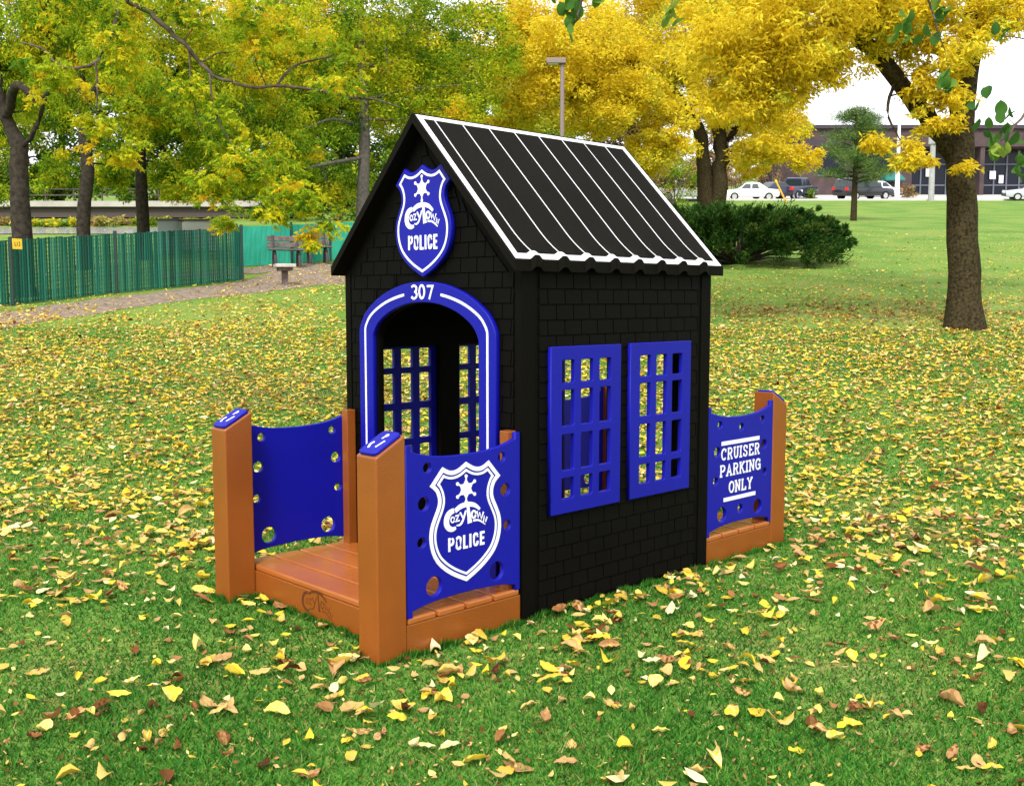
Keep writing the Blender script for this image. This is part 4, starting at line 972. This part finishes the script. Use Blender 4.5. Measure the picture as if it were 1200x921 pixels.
# --- juniper
jc = foot(862, 26.6)
def juniper():
    root = empty('juniper_bush', jc, 'large dark green spreading juniper on the lawn below the golden locust', 'bush')
    cs = []; rs = []; mb = MB(); ti = []
    for i in range(330):
        a_ = random.uniform(0, 6.283); rr = random.random() ** .5; rx = 2.65; ry = 1.7
        h_ = 1.22 * math.sqrt(max(0, 1 - rr ** 2.6)) * random.uniform(.6, 1.12) + .12 * random.random()
        q = Vector((RH[0] * math.cos(a_) * rr * rx + FH[0] * math.sin(a_) * rr * ry, RH[1] * math.cos(a_) * rr * rx + FH[1] * math.sin(a_) * rr * ry, 0))
        q.z = h_ + (T(st(jc.x + q.x, jc.y + q.y)[0]) - jc.z); q = Vector((q.x, q.y, float(q.z)))
        cs.append(tuple(q)); rs.append(random.uniform(.16, .34)); ti.append(random.uniform(.3, .8))
        if i % 3 == 0: mb.tube([(0, 0, 0), q * .5 + Vector((0, 0, .1)), q], [.035, .02, .008], 5, cap=False)
    for i in range(120):      # long shoots that break the outline
        a_ = random.uniform(0, 6.283); rr = random.uniform(.55, 1.0); h_ = 1.22 * math.sqrt(max(0, 1 - rr ** 2.6)) + .1
        p = Vector((RH[0] * math.cos(a_) * rr * 2.65 + FH[0] * math.sin(a_) * rr * 1.7, RH[1] * math.cos(a_) * rr * 2.65 + FH[1] * math.sin(a_) * rr * 1.7, 0))
        p.z = h_ + float(T(st(jc.x + p.x, jc.y + p.y)[0])) - jc.z; d_ = Vector((p.x, p.y, random.uniform(.2, 1.0))).normalized(); ln_ = random.uniform(.2, .5)
        for k in range(3): cs.append(tuple(p + d_ * ln_ * k / 2)); rs.append(.12 - .035 * k); ti.append(random.uniform(.45, .9))
    mb.build('branches', M_BARKD, root)
    cs = np.array(cs); rs = np.array(rs)
    # feathery sprays that lean outwards
    base = cs; N = len(cs) * 170; C = np.repeat(cs, 170, 0); Rr = np.repeat(rs, 170)
    out = C.copy(); out[:, 2] *= .8; out /= np.linalg.norm(out, axis=1)[:, None] + 1e-6
    d_ = rng.normal(0, 1, (N, 3)); d_ /= np.linalg.norm(d_, axis=1)[:, None]
    pos = C + d_ * (Rr * rng.random(N) ** .5)[:, None]; pos[:, 2] = np.maximum(pos[:, 2], -.35)
    ax = out * .8 + rng.normal(0, .45, (N, 3)) + np.array([0, 0, .25]); ax /= np.linalg.norm(ax, axis=1)[:, None]
    sz = rng.uniform(.06, .15, N); b_ = np.cross(ax, rng.normal(0, 1, (N, 3))); b_ /= np.linalg.norm(b_, axis=1)[:, None]
    V = np.empty((N, 4, 3)); V[:, 0] = pos; V[:, 1] = pos + ax * (sz * .5)[:, None] + b_ * (sz * .11)[:, None]; V[:, 2] = pos + ax * sz[:, None]; V[:, 3] = pos + ax * (sz * .5)[:, None] - b_ * (sz * .11)[:, None]
    link('foliage', fastmesh('foliage', V.reshape(-1, 3), np.arange(4 * N).reshape(N, 4), np.repeat(np.array(ti), 170) + rng.normal(0, .15, N)), M_JUN, root)
juniper()
# --- pine in front of the office building
def pine():
    b = foot(1000, 50); root = empty('pine_tree', b, 'loose young green pine on the lawn in front of the black car', 'tree')
    mb = MB(); mb.tube([(0, 0, -.2), (.05, 0, 2.4), (0, .05, 5.2)], [.17, .12, .03], 8, jit=.05)
    cs = []; ti = []
    for i in range(64):
        z = 1.85 + 3.25 * (i / 63) ** .95; l = (1 - (z - 1.3) / 4.3) ** .7 * 1.95 + .3; l *= random.uniform(.7, 1.1)
        if z < 2.2: l *= .85
        a_ = random.uniform(0, 6.283); tip = Vector((math.cos(a_) * l, math.sin(a_) * l, z + .12 * l)); mb.tube([(0, 0, z - .1), tip * .5 + Vector((0, 0, (z - .1) * .5)), tip], [.035, .02, .006], 4, cap=False)
        for k in range(9):
            f_ = random.uniform(.25, 1.05); cs.append(tuple(Vector((0, 0, z - .1)).lerp(tip, f_) + Vector((random.uniform(-.2, .2), random.uniform(-.2, .2), random.uniform(-.08, .12))))); ti.append(random.uniform(.2, .9))
    mb.build('trunk', M_BARK, root)
    V, F, t_ = leaves(np.array(cs), np.full(len(cs), .25), 42, .16, -.5, np.array(ti), .12, .14, 1, .6)
    link('crown', fastmesh('crown', V, F, t_), M_PIN, root)
pine()

# ================================================================== FENCES, BENCHES, SIGN
M_FGRN = leafmat('green_fence_slat', [(0, (.006, .05, .034)), (.5, (.010, .095, .064)), (1, (.028, .17, .118))], 0, .5, .3)
M_POST = mat('dark_green_metal', (.012, .035, .03), .5, .4)
M_SCRN = mat('green_screen_cloth', (.035, .33, .225), .8, .1, col2=(.02, .25, .165), scale=1.2, bump=.2, bscale=20)
def fence_bay(root, a, b, h, slat=.041, pitch=.05):
    a = Vector(a); b = Vector(b); d_ = b - a; n_ = int(d_.length / pitch); V = []; F = []; T_ = []
    nrm = Vector((-d_.y, d_.x, 0)).normalized() * .004; u = d_.normalized()
    for i in range(n_):
        p = a + d_ * ((i + .5) / n_); w_ = slat * random.uniform(.75, 1.15); hh = h + random.uniform(-.02, .01); q = Vector((0, 0, .03)); k = len(V); lean = Vector((random.uniform(-.006, .006), 0, 0))
        for s_ in (-1, 1):
            for base, top in ((-w_ / 2, 0), (w_ / 2, 0)):
                V.append(p + u * base + q + nrm * s_); V.append(p + u * base + Vector((0, 0, hh)) + nrm * s_ + lean)
        F += [(k, k + 2, k + 3, k + 1), (k + 4, k + 5, k + 7, k + 6), (k, k + 1, k + 5, k + 4), (k + 2, k + 6, k + 7, k + 3)]
        t0 = random.random(); T_ += [t0] * 4
    me = fastmesh('slat_panel', np.array([tuple(v) for v in V]), np.array(F), np.array(T_)); link('slat_panel', me, M_FGRN, root)
    mb = MB()
    for k in range(15):
        z = .06 + (h - .08) * k / 14; mb.tube([a + nrm * 2 + Vector((0, 0, z)), b + nrm * 2 + Vector((0, 0, z))], (.009 if k in (0, 14) else .0055), 4)
    mb.build('mesh_wire', M_POST, root)
fp = [(-110, 17.1), (15, 18.2), (137, 20.0), (284, 22.3)]
pts = [foot(px, s_) for px, s_ in fp]
root = empty('slat_fence', pts[0], 'nearer green slatted mesh fence with dark posts behind the path', 'fence')
rel = [p - pts[0] for p in pts]
for p, q in zip(rel, rel[1:]): fence_bay(root, p, q, 1.15)
for p in rel:
    MB().tube([p + Vector((0, 0, -.2)), p + Vector((0, 0, 1.2))], .035, 8).build('post', M_POST, root)
fp2 = [(278, 25.6), (342, 26.4), (387, 27.4), (480, 29)]
pts2 = [foot(px, s_) for px, s_ in fp2]
root = empty('screen_fence', pts2[0], 'farther fence covered in smooth teal screen cloth behind the benches', 'fence')
rel = [p - pts2[0] for p in pts2]
for i, (p, q) in enumerate(zip(rel, rel[1:])):
    mb = MB(); n_ = 14; v = []; nn = Vector((-(q - p).y, (q - p).x, 0)).normalized()
    for off in (0, .006):
        for j in range(n_ + 1):
            for z in (.02, .5, 1.0):
                c = p.lerp(q, j / n_) + Vector((0, 0, z - (.015 * math.sin(j / n_ * 3.14) if z == 1.0 else 0))) + nn * (off + .018 * math.sin(j * 1.3 + z * 3)); v.append(c)
    m_ = (n_ + 1) * 3; f_ = []
    for j in range(n_):
        for k in range(2): a_ = j * 3 + k; f_ += [(a_, a_ + 3, a_ + 4, a_ + 1), (m_ + a_, m_ + a_ + 1, m_ + a_ + 4, m_ + a_ + 3)]
        f_ += [(j * 3 + 2, j * 3 + 5, m_ + j * 3 + 5, m_ + j * 3 + 2)]
    mb.add(v, f_); mb.build('screen_cloth', M_SCRN, root)
for p in rel: MB().tube([p + Vector((0, 0, -.2)), p + Vector((0, 0, 1.06))], .035, 8).build('post', M_POST, root)
# yellow notice on the near fence
M_SIGN = mat('sign_yellow', (.75, .50, .03), .5, .3); M_INK = mat('sign_ink', (.05, .04, .03), .6, .2)
c = at(20, 286, 18.0); fd = (pts[2] - pts[1]).normalized(); nn = Vector((fd.y, -fd.x, 0)); nn = nn if nn.dot(Vector((CX, CY, 0)) - c) > 0 else -nn
Ms = plane(c, -nn.cross(Vector((0, 0, 1))), Vector((0, 0, 1)), nn)
sg = empty('warning_sign', c, 'small square yellow notice fixed to the left end of the green fence', 'sign')
Mloc = plane((0, 0, 0), -nn.cross(Vector((0, 0, 1))), Vector((0, 0, 1)), nn)
plate('sign_board', [(-.09, -.09), (.09, -.09), (.09, .09), (-.09, .09)], [], 0, .006, Mloc, M_SIGN, sg, .001)
k = Ink(Mloc, .0055, .008); k.line([(-.045, .03), (-.045, -.03), (-.015, -.03)], .009); k.line([(0, .03), (0, -.03)], .009); k.line([(.02, .03), (.045, .03), (.045, -.03), (.02, -.03)], .009); k.done('sign_marks', M_INK, sg)

M_WOOD = mat('weathered_wood', (.16, .12, .11), .85, .2, col2=(.09, .065, .06), scale=9, bump=.5, bscale=50)
M_IRON = mat('dark_bench_leg', (.05, .045, .045), .7, .3)
M_PALEW = mat('pale_wood', (.50, .46, .43), .8, .2, col2=(.36, .32, .29), scale=9)
def bench(px, s_, rz, label, ln_=1.15):
    b = foot(px, s_); root = empty('park_bench', b, label, 'bench', 'dark park benches by the far green fence', rz)
    se = MB()
    for k in range(3): se.box((-ln_ / 2, -.02 + k * -.13, .40), (ln_ / 2, -.13 + k * -.13, .435), bev=.006)
    se.build('seat', M_WOOD, root)
    ba = MB(); Rm = Matrix.Rotation(R(-12), 4, 'X')
    for k in range(2): ba.box((-ln_ / 2, .0, .50 + k * .16), (ln_ / 2, .035, .50 + k * .16 + .125), Matrix.Translation((0, -.02, 0)) @ Rm @ Matrix.Identity(4), .006)
    ba.build('backrest', M_WOOD, root)
    for x in ((-ln_ / 2 + .14, ln_ / 2 - .14)):
        lg = MB(); prof = catmull([(.06, 0), (.02, .2), (-.06, .34), (-.2, .36), (-.32, .30), (-.38, .16), (-.40, 0)], 4)
        lg.tube([(x, a_, z) for a_, z in prof], .04, 6); lg.tube([(x, .0, .33), (x, .05, .5), (x, .14, .78)], .03, 6); lg.build('leg', M_IRON, root)
    return root
brz = YAW - math.pi / 2 + .35
bench(335, 25.6, brz, 'dark slatted park bench on the path, the nearer and left one', .86)
bench(371, 26.6, brz, 'dark slatted park bench farther right, half behind hanging leaves', .7)
b = foot(334, 21.5)
root = empty('pedestal_seat', b, 'small pale-topped wooden seat on one stout leg at the path edge', 'seat', None, brz)
MB().box((-.2, -.26, .37), (.2, .26, .44), bev=.012).build('seat', M_PALEW, root)
lg = MB(); lg.box((-.06, -.07, -.1), (.06, .07, .32), bev=.01); lg.box((-.14, -.2, .30), (.14, .2, .369), bev=.01); lg.build('leg', M_WOOD, root)
# pale cabinets behind the fence
M_CAB = mat('pale_cabinet', (.55, .54, .50), .6, .3); M_CABD = mat('cabinet_dark', (.10, .07, .055), .7, .2)
for px, s_, w_, h_, m, lab_ in ((200, 30, .55, .92, mat('grey_cabinet', (.22, .24, .24), .6, .3), 'grey utility cabinet standing behind the green fence beside the third trunk'), (232, 31, .95, .86, M_CAB, 'pale cream utility cabinet behind the green fence, right of the grey one')):
    b = foot(px, s_); root = empty('utility_cabinet', b, lab_, 'cabinet', 'cabinets behind the green fence', YAW - math.pi / 2)
    MB().box((-w_ / 2, -.25, 0), (w_ / 2, .25, h_), bev=.01).build('body', m, root)
    MB().box((-w_ / 2 - .04, -.3, h_ + .001), (w_ / 2 + .04, .3, h_ + .05), bev=.01).build('lid', M_CABD, root)
    dd = MB().box((-w_ / 2 + .05, -.262, .12), (w_ / 2 - .05, -.252, h_ - .1)).build('door', m, root); MB().box((w_ / 2 - .14, -.28, h_ * .5), (w_ / 2 - .11, -.263, h_ * .5 + .12)).build('handle', M_CABD, dd)
# footbridge / low concrete bridge beyond
M_CONC = mat('bridge_concrete', (.42, .39, .35), .9, .2, col2=(.32, .29, .26), scale=.8); M_BEAM = mat('bridge_beam', (.07, .055, .05), .8, .2)
def bridge():
    sB = 52; a = at(-120, 250, sB); b = at(350, 250, sB); root = empty('bridge', a, 'long low bridge with dark girder and pale parapet beyond the river bank', 'bridge')
    d_ = (b - a); L_ = math.hypot(d_.x, d_.y); ang = math.atan2(d_.y, d_.x); M = Matrix.Rotation(ang, 4, 'Z')
    z = lambda py: at(100, py, sB).z - a.z
    MB().box((0, 0, z(255)), (L_, .5, z(243)), M).build('girder', M_BEAM, root)
    MB().box((0, -.25, z(243) + .01), (L_, 5, z(240)), M).build('deck', M_CONC, root)
    pr = MB(); pr.box((0, -.2, z(240) + .005), (L_, .0, z(236)), M); pr.build('parapet', M_CONC, root)
    rl = MB(); x = .4
    while x < L_: rl.box((x, -.12, z(236)), (x + .06, -.06, z(222)), M); x += 1.4
    for py in (222, 229): rl.box((0, -.13, z(py) - .03), (L_, -.05, z(py) + .03), M)
    rl.build('railing', M_BEAM, root)
    for x in (3, 9.5, 16):
        MB().box((x, .1, z(262)), (x + .7, 4.5, z(255) - .005), M).build('pier', M_CONC, root)
bridge()

# ================================================================== LAMP, POLES
M_POLE = mat('brown_lamp_metal', (.20, .15, .14), .6, .4); M_WPOLE = mat('white_pole_paint', (.75, .75, .78), .5, .3); M_GPOLE = mat('grey_concrete_pole', (.36, .36, .36), .9, .2, noise=.2, scale=3)
b = foot(658, 28); root = empty('street_lamp', b, 'brown square-headed park lamp post rising behind the roof ridge', 'street lamp')
MB().tube([(0, 0, -.2), (0, 0, at(656, 74, 28).z - b.z)], [.07, .055], 10).build('pole', M_POLE, root)
hz = at(656, 74, 28).z - b.z; Mh = Matrix.Rotation(YAW - math.pi / 2, 4, 'Z')
hd = MB().box((-.42, -.13, hz - .03), (.09, .13, hz + .11), Mh, .02).build('lamp_head', M_POLE, root)
MB().box((-.38, -.09, hz - .045), (-.1, .09, hz - .031), Mh).build('lens', mat('lamp_lens', (.6, .6, .55), .3, .4), hd)
b = foot(1051, 88); root = empty('flagpole', b, 'thin white flagpole in front of the brick office', 'flagpole')
ht_ = at(1051, 96, 88).z - b.z; MB().tube([(0, 0, -.2), (0, 0, ht_)], [.22, .06], 8).build('pole', M_WPOLE, root)
bm = bmesh.new(); bmesh.ops.create_icosphere(bm, subdivisions=2, radius=.16); bmesh.ops.translate(bm, vec=(0, 0, ht_ + .1), verts=bm.verts[:]); me = bpy.data.meshes.new('finial'); bm.to_mesh(me); bm.free(); link('finial', me, M_WPOLE, root)
b = foot(1091, 84); root = empty('utility_pole', b, 'plain grey pole at the edge of the car park, left of the near trunk', 'pole')
ht_ = at(1091, 162, 84).z - b.z; MB().tube([(0, 0, -.2), (0, 0, ht_)], [.24, .2], 10).build('pole', M_GPOLE, root); MB().box((-.27, -.27, ht_ - .5), (.27, .27, ht_ + .05), bev=.03).build('cap', M_GPOLE, root)
b = foot(922, 80); root = empty('marker_post', b, 'leaning orange marker stake beside the juniper and parked cars', 'marker')
MB().tube([(0, 0, -.1), Vector((-RH[0], -RH[1], 0)) * .85 + Vector((0, 0, 1.55))], .07, 8).build('stake', mat('orange_marker', (.75, .36, .04), .5, .3), root)
MB().tube([Vector((-RH[0], -RH[1], 0)) * .80 + Vector((0, 0, 1.46)), Vector((-RH[0], -RH[1], 0)) * .92 + Vector((0, 0, 1.7))], .085, 8).build('cap', M_SIGN, root)

# ================================================================== CARS
M_TYRE = mat('tyre_rubber', (.015, .015, .015), .8, .2); M_RIM = mat('alloy_rim', (.6, .6, .62), .35, .5, metal=.6); M_GLASS = mat('car_glass', (.02, .03, .035), .08, .6)
M_RED = mat('tail_lamp_red', (.6, .02, .015), .25, .5); M_HL = mat('headlamp_glass', (.7, .7, .7), .15, .5); M_BUMP = mat('bumper_black', (.03, .03, .03), .6, .3)
def car(px, s_, heading, paint, label, kind='suv', ln_=4.7, group='vehicles in the car park'):
    """heading: direction the nose points, 0 = right in the picture, +90 = away"""
    b = foot(px, s_); z0 = b.z
    root = empty('parked_car', b, label, 'car', group)
    dirv = RH * math.cos(R(heading)) + FH * math.sin(R(heading))
    up = Vector((-SL * FH[0], -SL * FH[1], 1)).normalized(); fx = Vector((dirv[0], dirv[1], 0)); fx = (fx - up * fx.dot(up)).normalized(); fy = up.cross(fx)
    root.rotation_euler = Matrix((fx, fy, up)).transposed().to_euler()
    h = {'suv': 1.78, 'sedan': 1.45, 'pickup': 1.8}[kind]; hl = ln_ / 2; w_ = .92
    if kind == 'suv': low = [(-hl, .45), (-hl, 1.02), (hl * .45, 1.02), (hl * .95, .92), (hl, .75), (hl, .42), (hl * .9, .34), (-hl * .95, .34)]; cab = [(-hl + .02, 1.0), (-hl + .22, h - .12), (-hl + .5, h), (.25, h), (.6, h - .08), (hl * .52, 1.01)]
    elif kind == 'sedan': low = [(-hl, .42), (-hl, .86), (-hl * .6, .93), (hl * .4, .93), (hl * .93, .78), (hl, .6), (hl, .36), (hl * .9, .28), (-hl * .95, .28)]; cab = [(-hl * .62, .91), (-hl * .28, h - .05), (-.2, h), (.3, h - .02), (.55, h - .1), (hl * .5, .92)]
    else: low = [(-hl, .55), (-hl, 1.1), (hl * .5, 1.1), (hl * .95, 1.0), (hl, .8), (hl, .5), (hl * .9, .42), (-hl * .95, .42)]; cab = [(-.55, 1.08), (-.5, h - .06), (-.3, h), (.55, h), (.75, h - .08), (hl * .52, 1.09)]
    def loft(prof, wb, wt, zb, zt, name, m, par, seg=3):
        bm = bmesh.new(); L_ = []
        for sgn in (-1, 1):
            L_.append([bm.verts.new((x, sgn * (wb + (wt - wb) * (z - zb) / (zt - zb)), z)) for x, z in prof])
        bm.faces.new(L_[0]); bm.faces.new(L_[1][::-1]); n_ = len(prof)
        for i in range(n_): bm.faces.new((L_[0][i], L_[1][i], L_[1][(i + 1) % n_], L_[0][(i + 1) % n_]))
        bmesh.ops.recalc_face_normals(bm, faces=bm.faces[:]); bmesh.ops.bevel(bm, geom=bm.edges[:], offset=.06, segments=seg, profile=.5, affect='EDGES')
        me = bpy.data.meshes.new(name); bm.to_mesh(me); bm.free(); return link(name, me, m, par, True)
    loft(low, w_, w_ * .96, .3, 1.1, 'body', paint, root); cb = loft(cab, w_ * .93, w_ * .76, 1.0, h, 'cabin', paint, root)
    zt = h - .12; zb = (1.06 if kind != 'sedan' else .96)
    def side_x(z): return w_ * (.93 + (.76 - .93) * (z - 1.0) / (h - 1.0)) + .004
    xa = cab[1][0] + .12; xb = cab[-2][0] - .05; xm = (xa + xb) / 2 + .05; xc = cab[-1][0] - .22
    for sgn in (-1, 1):
        for p in ([(xa - .08, zb), (xm - .05, zb), (xm - .05, zt), (xa + .05, zt)], [(xm + .05, zb), (xc, zb), (xb, zt), (xm + .05, zt)]):
            v = [(x, sgn * (side_x(z)), z) for x, z in p] + [(x, sgn * (side_x(z) - .02), z) for x, z in p]
            MB().add(v, [(0, 1, 2, 3), (7, 6, 5, 4), (0, 4, 5, 1), (1, 5, 6, 2), (2, 6, 7, 3), (3, 7, 4, 0)]).build('window', M_GLASS, root)
    for (p0, p1), nm in (((cab[0], cab[1]), 'rear_window'), ((cab[-2], cab[-1]), 'windscreen')):
        a_, b_ = Vector((p0[0], 0, p0[1])), Vector((p1[0], 0, p1[1])); dd = b_ - a_; nrm = Vector((-dd.z, 0, dd.x)).normalized(); nrm = nrm if (nrm.x < 0) == (nm == 'rear_window') else -nrm
        q0, q1 = a_ + dd * .14 + nrm * .008, a_ + dd * .88 + nrm * .008; v = []
        for q, wd_ in ((q0, .74), (q1, .66)):
            for sgn in (-1, 1): v.append(q + Vector((0, sgn * wd_, 0)))
        v += [x - nrm * .02 for x in v]; MB().add(v, [(0, 1, 3, 2), (4, 6, 7, 5), (0, 4, 5, 1), (2, 3, 7, 6)]).build(nm, M_GLASS, root)
    rw = .36 if kind != 'sedan' else .32
    for x in (-hl * .62, hl * .62):
        for sgn in (-1, 1):
            y0, y1 = sgn * (w_ - .2), sgn * (w_ + .02)
            wh = MB().tube([(x, y0, rw), (x, y1, rw)], rw, 18).build('wheel', M_TYRE, root)
            MB().tube([(x, y1 - sgn * .02, rw), (x, y1 + sgn * .012, rw)], rw * .62, 14).build('rim', M_RIM, wh)
    for sgn in (-1, 1):
        MB().box((-hl - .015, sgn * .62, .78), (-hl + .12, sgn * (w_ + .012), 1.05 if kind != 'sedan' else .86), bev=.02).build('tail_light', M_RED, root)
        MB().box((hl - .14, sgn * .55, .62), (hl + .012, sgn * (w_ - .03), .80), bev=.02).build('headlight', M_HL, root)
    MB().box((-hl - .05, -w_ + .05, .40), (-hl + .1, w_ - .05, .62), bev=.03).build('bumper', M_BUMP, root)
    MB().box((hl - .1, -w_ + .05, .36), (hl + .05, w_ - .05, .56), bev=.03).build('bumper', M_BUMP, root)
    if kind == 'suv': MB().box((-1.7, -.6, h + .02), (.2, -.56, h + .07)).add([], []).build('roof_rail', M_BUMP, root)
    return root
PB = mat('black_paint', (.012, .014, .02), .2, .5, coat=.5); PW = mat('white_paint', (.75, .76, .78), .3, .4, coat=.3); PS = mat('silver_paint', (.42, .45, .50), .3, .5, coat=.4); PN = mat('navy_paint', (.015, .02, .05), .25, .5, coat=.4)
car(1011, 87.0, 24, PB, 'black sport utility car with red tail lamp behind the pine trunk', 'suv', 5.0)
car(932, 90, 50, PN, 'dark pickup parked beside the rusty bush', 'pickup', 5.0)
car(880, 86, 170, PW, 'white car half hidden behind the juniper, right of the forked trunk', 'sedan', 4.4)
car(908, 88.5, 20, PN, 'dark blue car between the white car and the pickup', 'sedan', 4.2)
car(802, 84, 175, PW, 'white van-like car left of the forked golden trunk', 'suv', 4.4)
car(1026, 97, 15, PW, 'white car behind the black sport utility car', 'sedan', 4.5)
car(1212, 84.5, 165, PS, 'silver car cut off by the right edge of the picture', 'sedan', 4.6)

# ================================================================== OFFICE BUILDING
M_BRICK = mat('brown_brick', (.085, .058, .058), .9, .15, col2=(.055, .04, .042), scale=1.2, det=10); M_BRDK = mat('dark_fascia', (.05, .04, .05), .8, .2); M_WIN = mat('office_glass', (.006, .008, .016), .25, .25); M_MUL = mat('office_mullion', (.10, .11, .14), .5, .4); M_TEAL = mat('teal_awning', (.03, .16, .14), .7, .2)
def office():
    sB = 104; a = at(938, 232, sB); base = foot(938, sB)
    root = empty('office_building', base, 'long flat-roofed brown brick office with dark glazing behind the car park', 'building')
    Mx = Matrix.Rotation(YAW - math.pi / 2, 4, 'Z'); ppm = FP / sB
    Z = lambda py: at(1050, py, sB).z - base.z; X = lambda px: (px - 938) / ppm
    tp = Z(147)
    wl = MB()
    wl.box((0, 0, -1.5), (X(1066), 18, tp - .35), Mx); wl.box((X(1066), 0, Z(172)), (X(1420), 18, tp - .35), Mx); wl.box((X(1066), 2.2, -1.5), (X(1420), 18, Z(172)), Mx)
    wl.build('wall', M_BRICK, root)
    MB().box((-.3, -.3, tp - .35), (X(1420) + .3, 18.3, tp), Mx).build('roof', M_BRDK, root)
    MB().box((.6, -.12, Z(172)), (X(985), -.003, Z(165)), Mx).build('fascia_band', M_BRDK, root)
    for x0 in (1066, 1152, 1238, 1324):
        w_ = MB(); w_.box((X(x0) + .3, 1.9, -.2), (X(x0 + 78), 2.19, Z(174)), Mx); wd_ = w_.build('window', M_WIN, root)
        mu = MB(); n_ = 5
        for k in range(n_ + 1): xx = X(x0) + .3 + (X(x0 + 78) - X(x0) - .3) * k / n_; mu.box((xx - .07, 1.78, -.2), (xx + .07, 1.895, Z(174)), Mx)
        for z in (Z(215), Z(190)): mu.box((X(x0) + .3, 1.80, z - .06), (X(x0 + 78), 1.90, z + .06), Mx)
        mu.build('frame', M_MUL, wd_)
        MB().box((X(x0 + 79), 0.1, -1.5), (X(x0 + 84), 2.19, Z(172) - .003), Mx).build('brick_pier', M_BRICK, root)
    for x0 in (958, 1012):
        w_ = MB().box((X(x0), -.05, Z(205)), (X(x0 + 30), -.003, Z(178)), Mx).build('window', M_WIN, root)
        MB().box((X(x0) - .1, -.12, Z(205) - .15), (X(x0 + 30) + .1, -.003, Z(205) - .005), Mx).build('sill', M_MUL, w_)
    aw = MB(); x0, x1 = X(1030), X(1052); aw.add([Mx @ Vector(v) for v in ((x0, -.01, Z(203)), (x1, -.01, Z(203)), (x1, -1.6, Z(212)), (x0, -1.6, Z(212)), (x0, -.01, Z(213)), (x1, -.01, Z(213)), (x1, -1.6, Z(213.5)), (x0, -1.6, Z(213.5)))], [(0, 1, 2, 3), (3, 2, 6, 7), (0, 3, 7, 4), (1, 5, 6, 2), (4, 7, 6, 5), (0, 4, 5, 1)]); aw.build('awning', M_TEAL, root)
    for px, py, w_ in ((1090, 200, .5), (1165, 203, .6), (1176, 208, .45)): MB().box((X(px), 1.7, Z(py) - .4), (X(px) + w_, 1.77, Z(py) + .4), Mx).build('notice', PW, root)
office()

# ================================================================== LIGHT
world = bpy.data.worlds.new('World'); scene.world = world; world.use_nodes = True; nt = world.node_tree
bg = nt.nodes['Background']; sky = nt.nodes.new('ShaderNodeTexSky'); sky.sky_type = 'NISHITA'; sky.sun_disc = False
SUN_EL, SUN_AZ = R(48), math.atan2(-.62, -1.0)       # towards the sun, behind the photographer's left shoulder
sky.sun_elevation = SUN_EL; sky.sun_rotation = math.pi / 2 - SUN_AZ; sky.air_density = 1.0; sky.dust_density = 4.0; sky.ozone_density = 1
hs = nt.nodes.new('ShaderNodeHueSaturation'); hs.inputs['Saturation'].default_value = .12
mx = nt.nodes.new('ShaderNodeMixRGB'); mx.inputs[0].default_value = .6; mx.inputs[2].default_value = (7.0, 7.1, 7.3, 1)
nt.links.new(sky.outputs[0], hs.inputs['Color']); nt.links.new(hs.outputs[0], mx.inputs[1]); nt.links.new(mx.outputs[0], bg.inputs['Color']); bg.inputs['Strength'].default_value = .12
sun = bpy.data.lights.new('sun', 'SUN'); sun.energy = 1.5; sun.angle = R(12); sun.color = (1, .96, .9)
so = bpy.data.objects.new('sun', sun); COL.objects.link(so)
sd = Vector((math.cos(SUN_AZ) * math.cos(SUN_EL), math.sin(SUN_AZ) * math.cos(SUN_EL), math.sin(SUN_EL))); so.rotation_euler = sd.to_track_quat('Z', 'Y').to_euler()
scene.view_settings.view_transform = 'Standard'; scene.view_settings.look = 'None'; scene.view_settings.gamma = 1; scene.view_settings.exposure = 1.3
scene.render.engine = 'CYCLES'; scene.cycles.max_bounces = 6; scene.cycles.diffuse_bounces = 3; scene.cycles.transmission_bounces = 3; scene.cycles.use_denoising = True
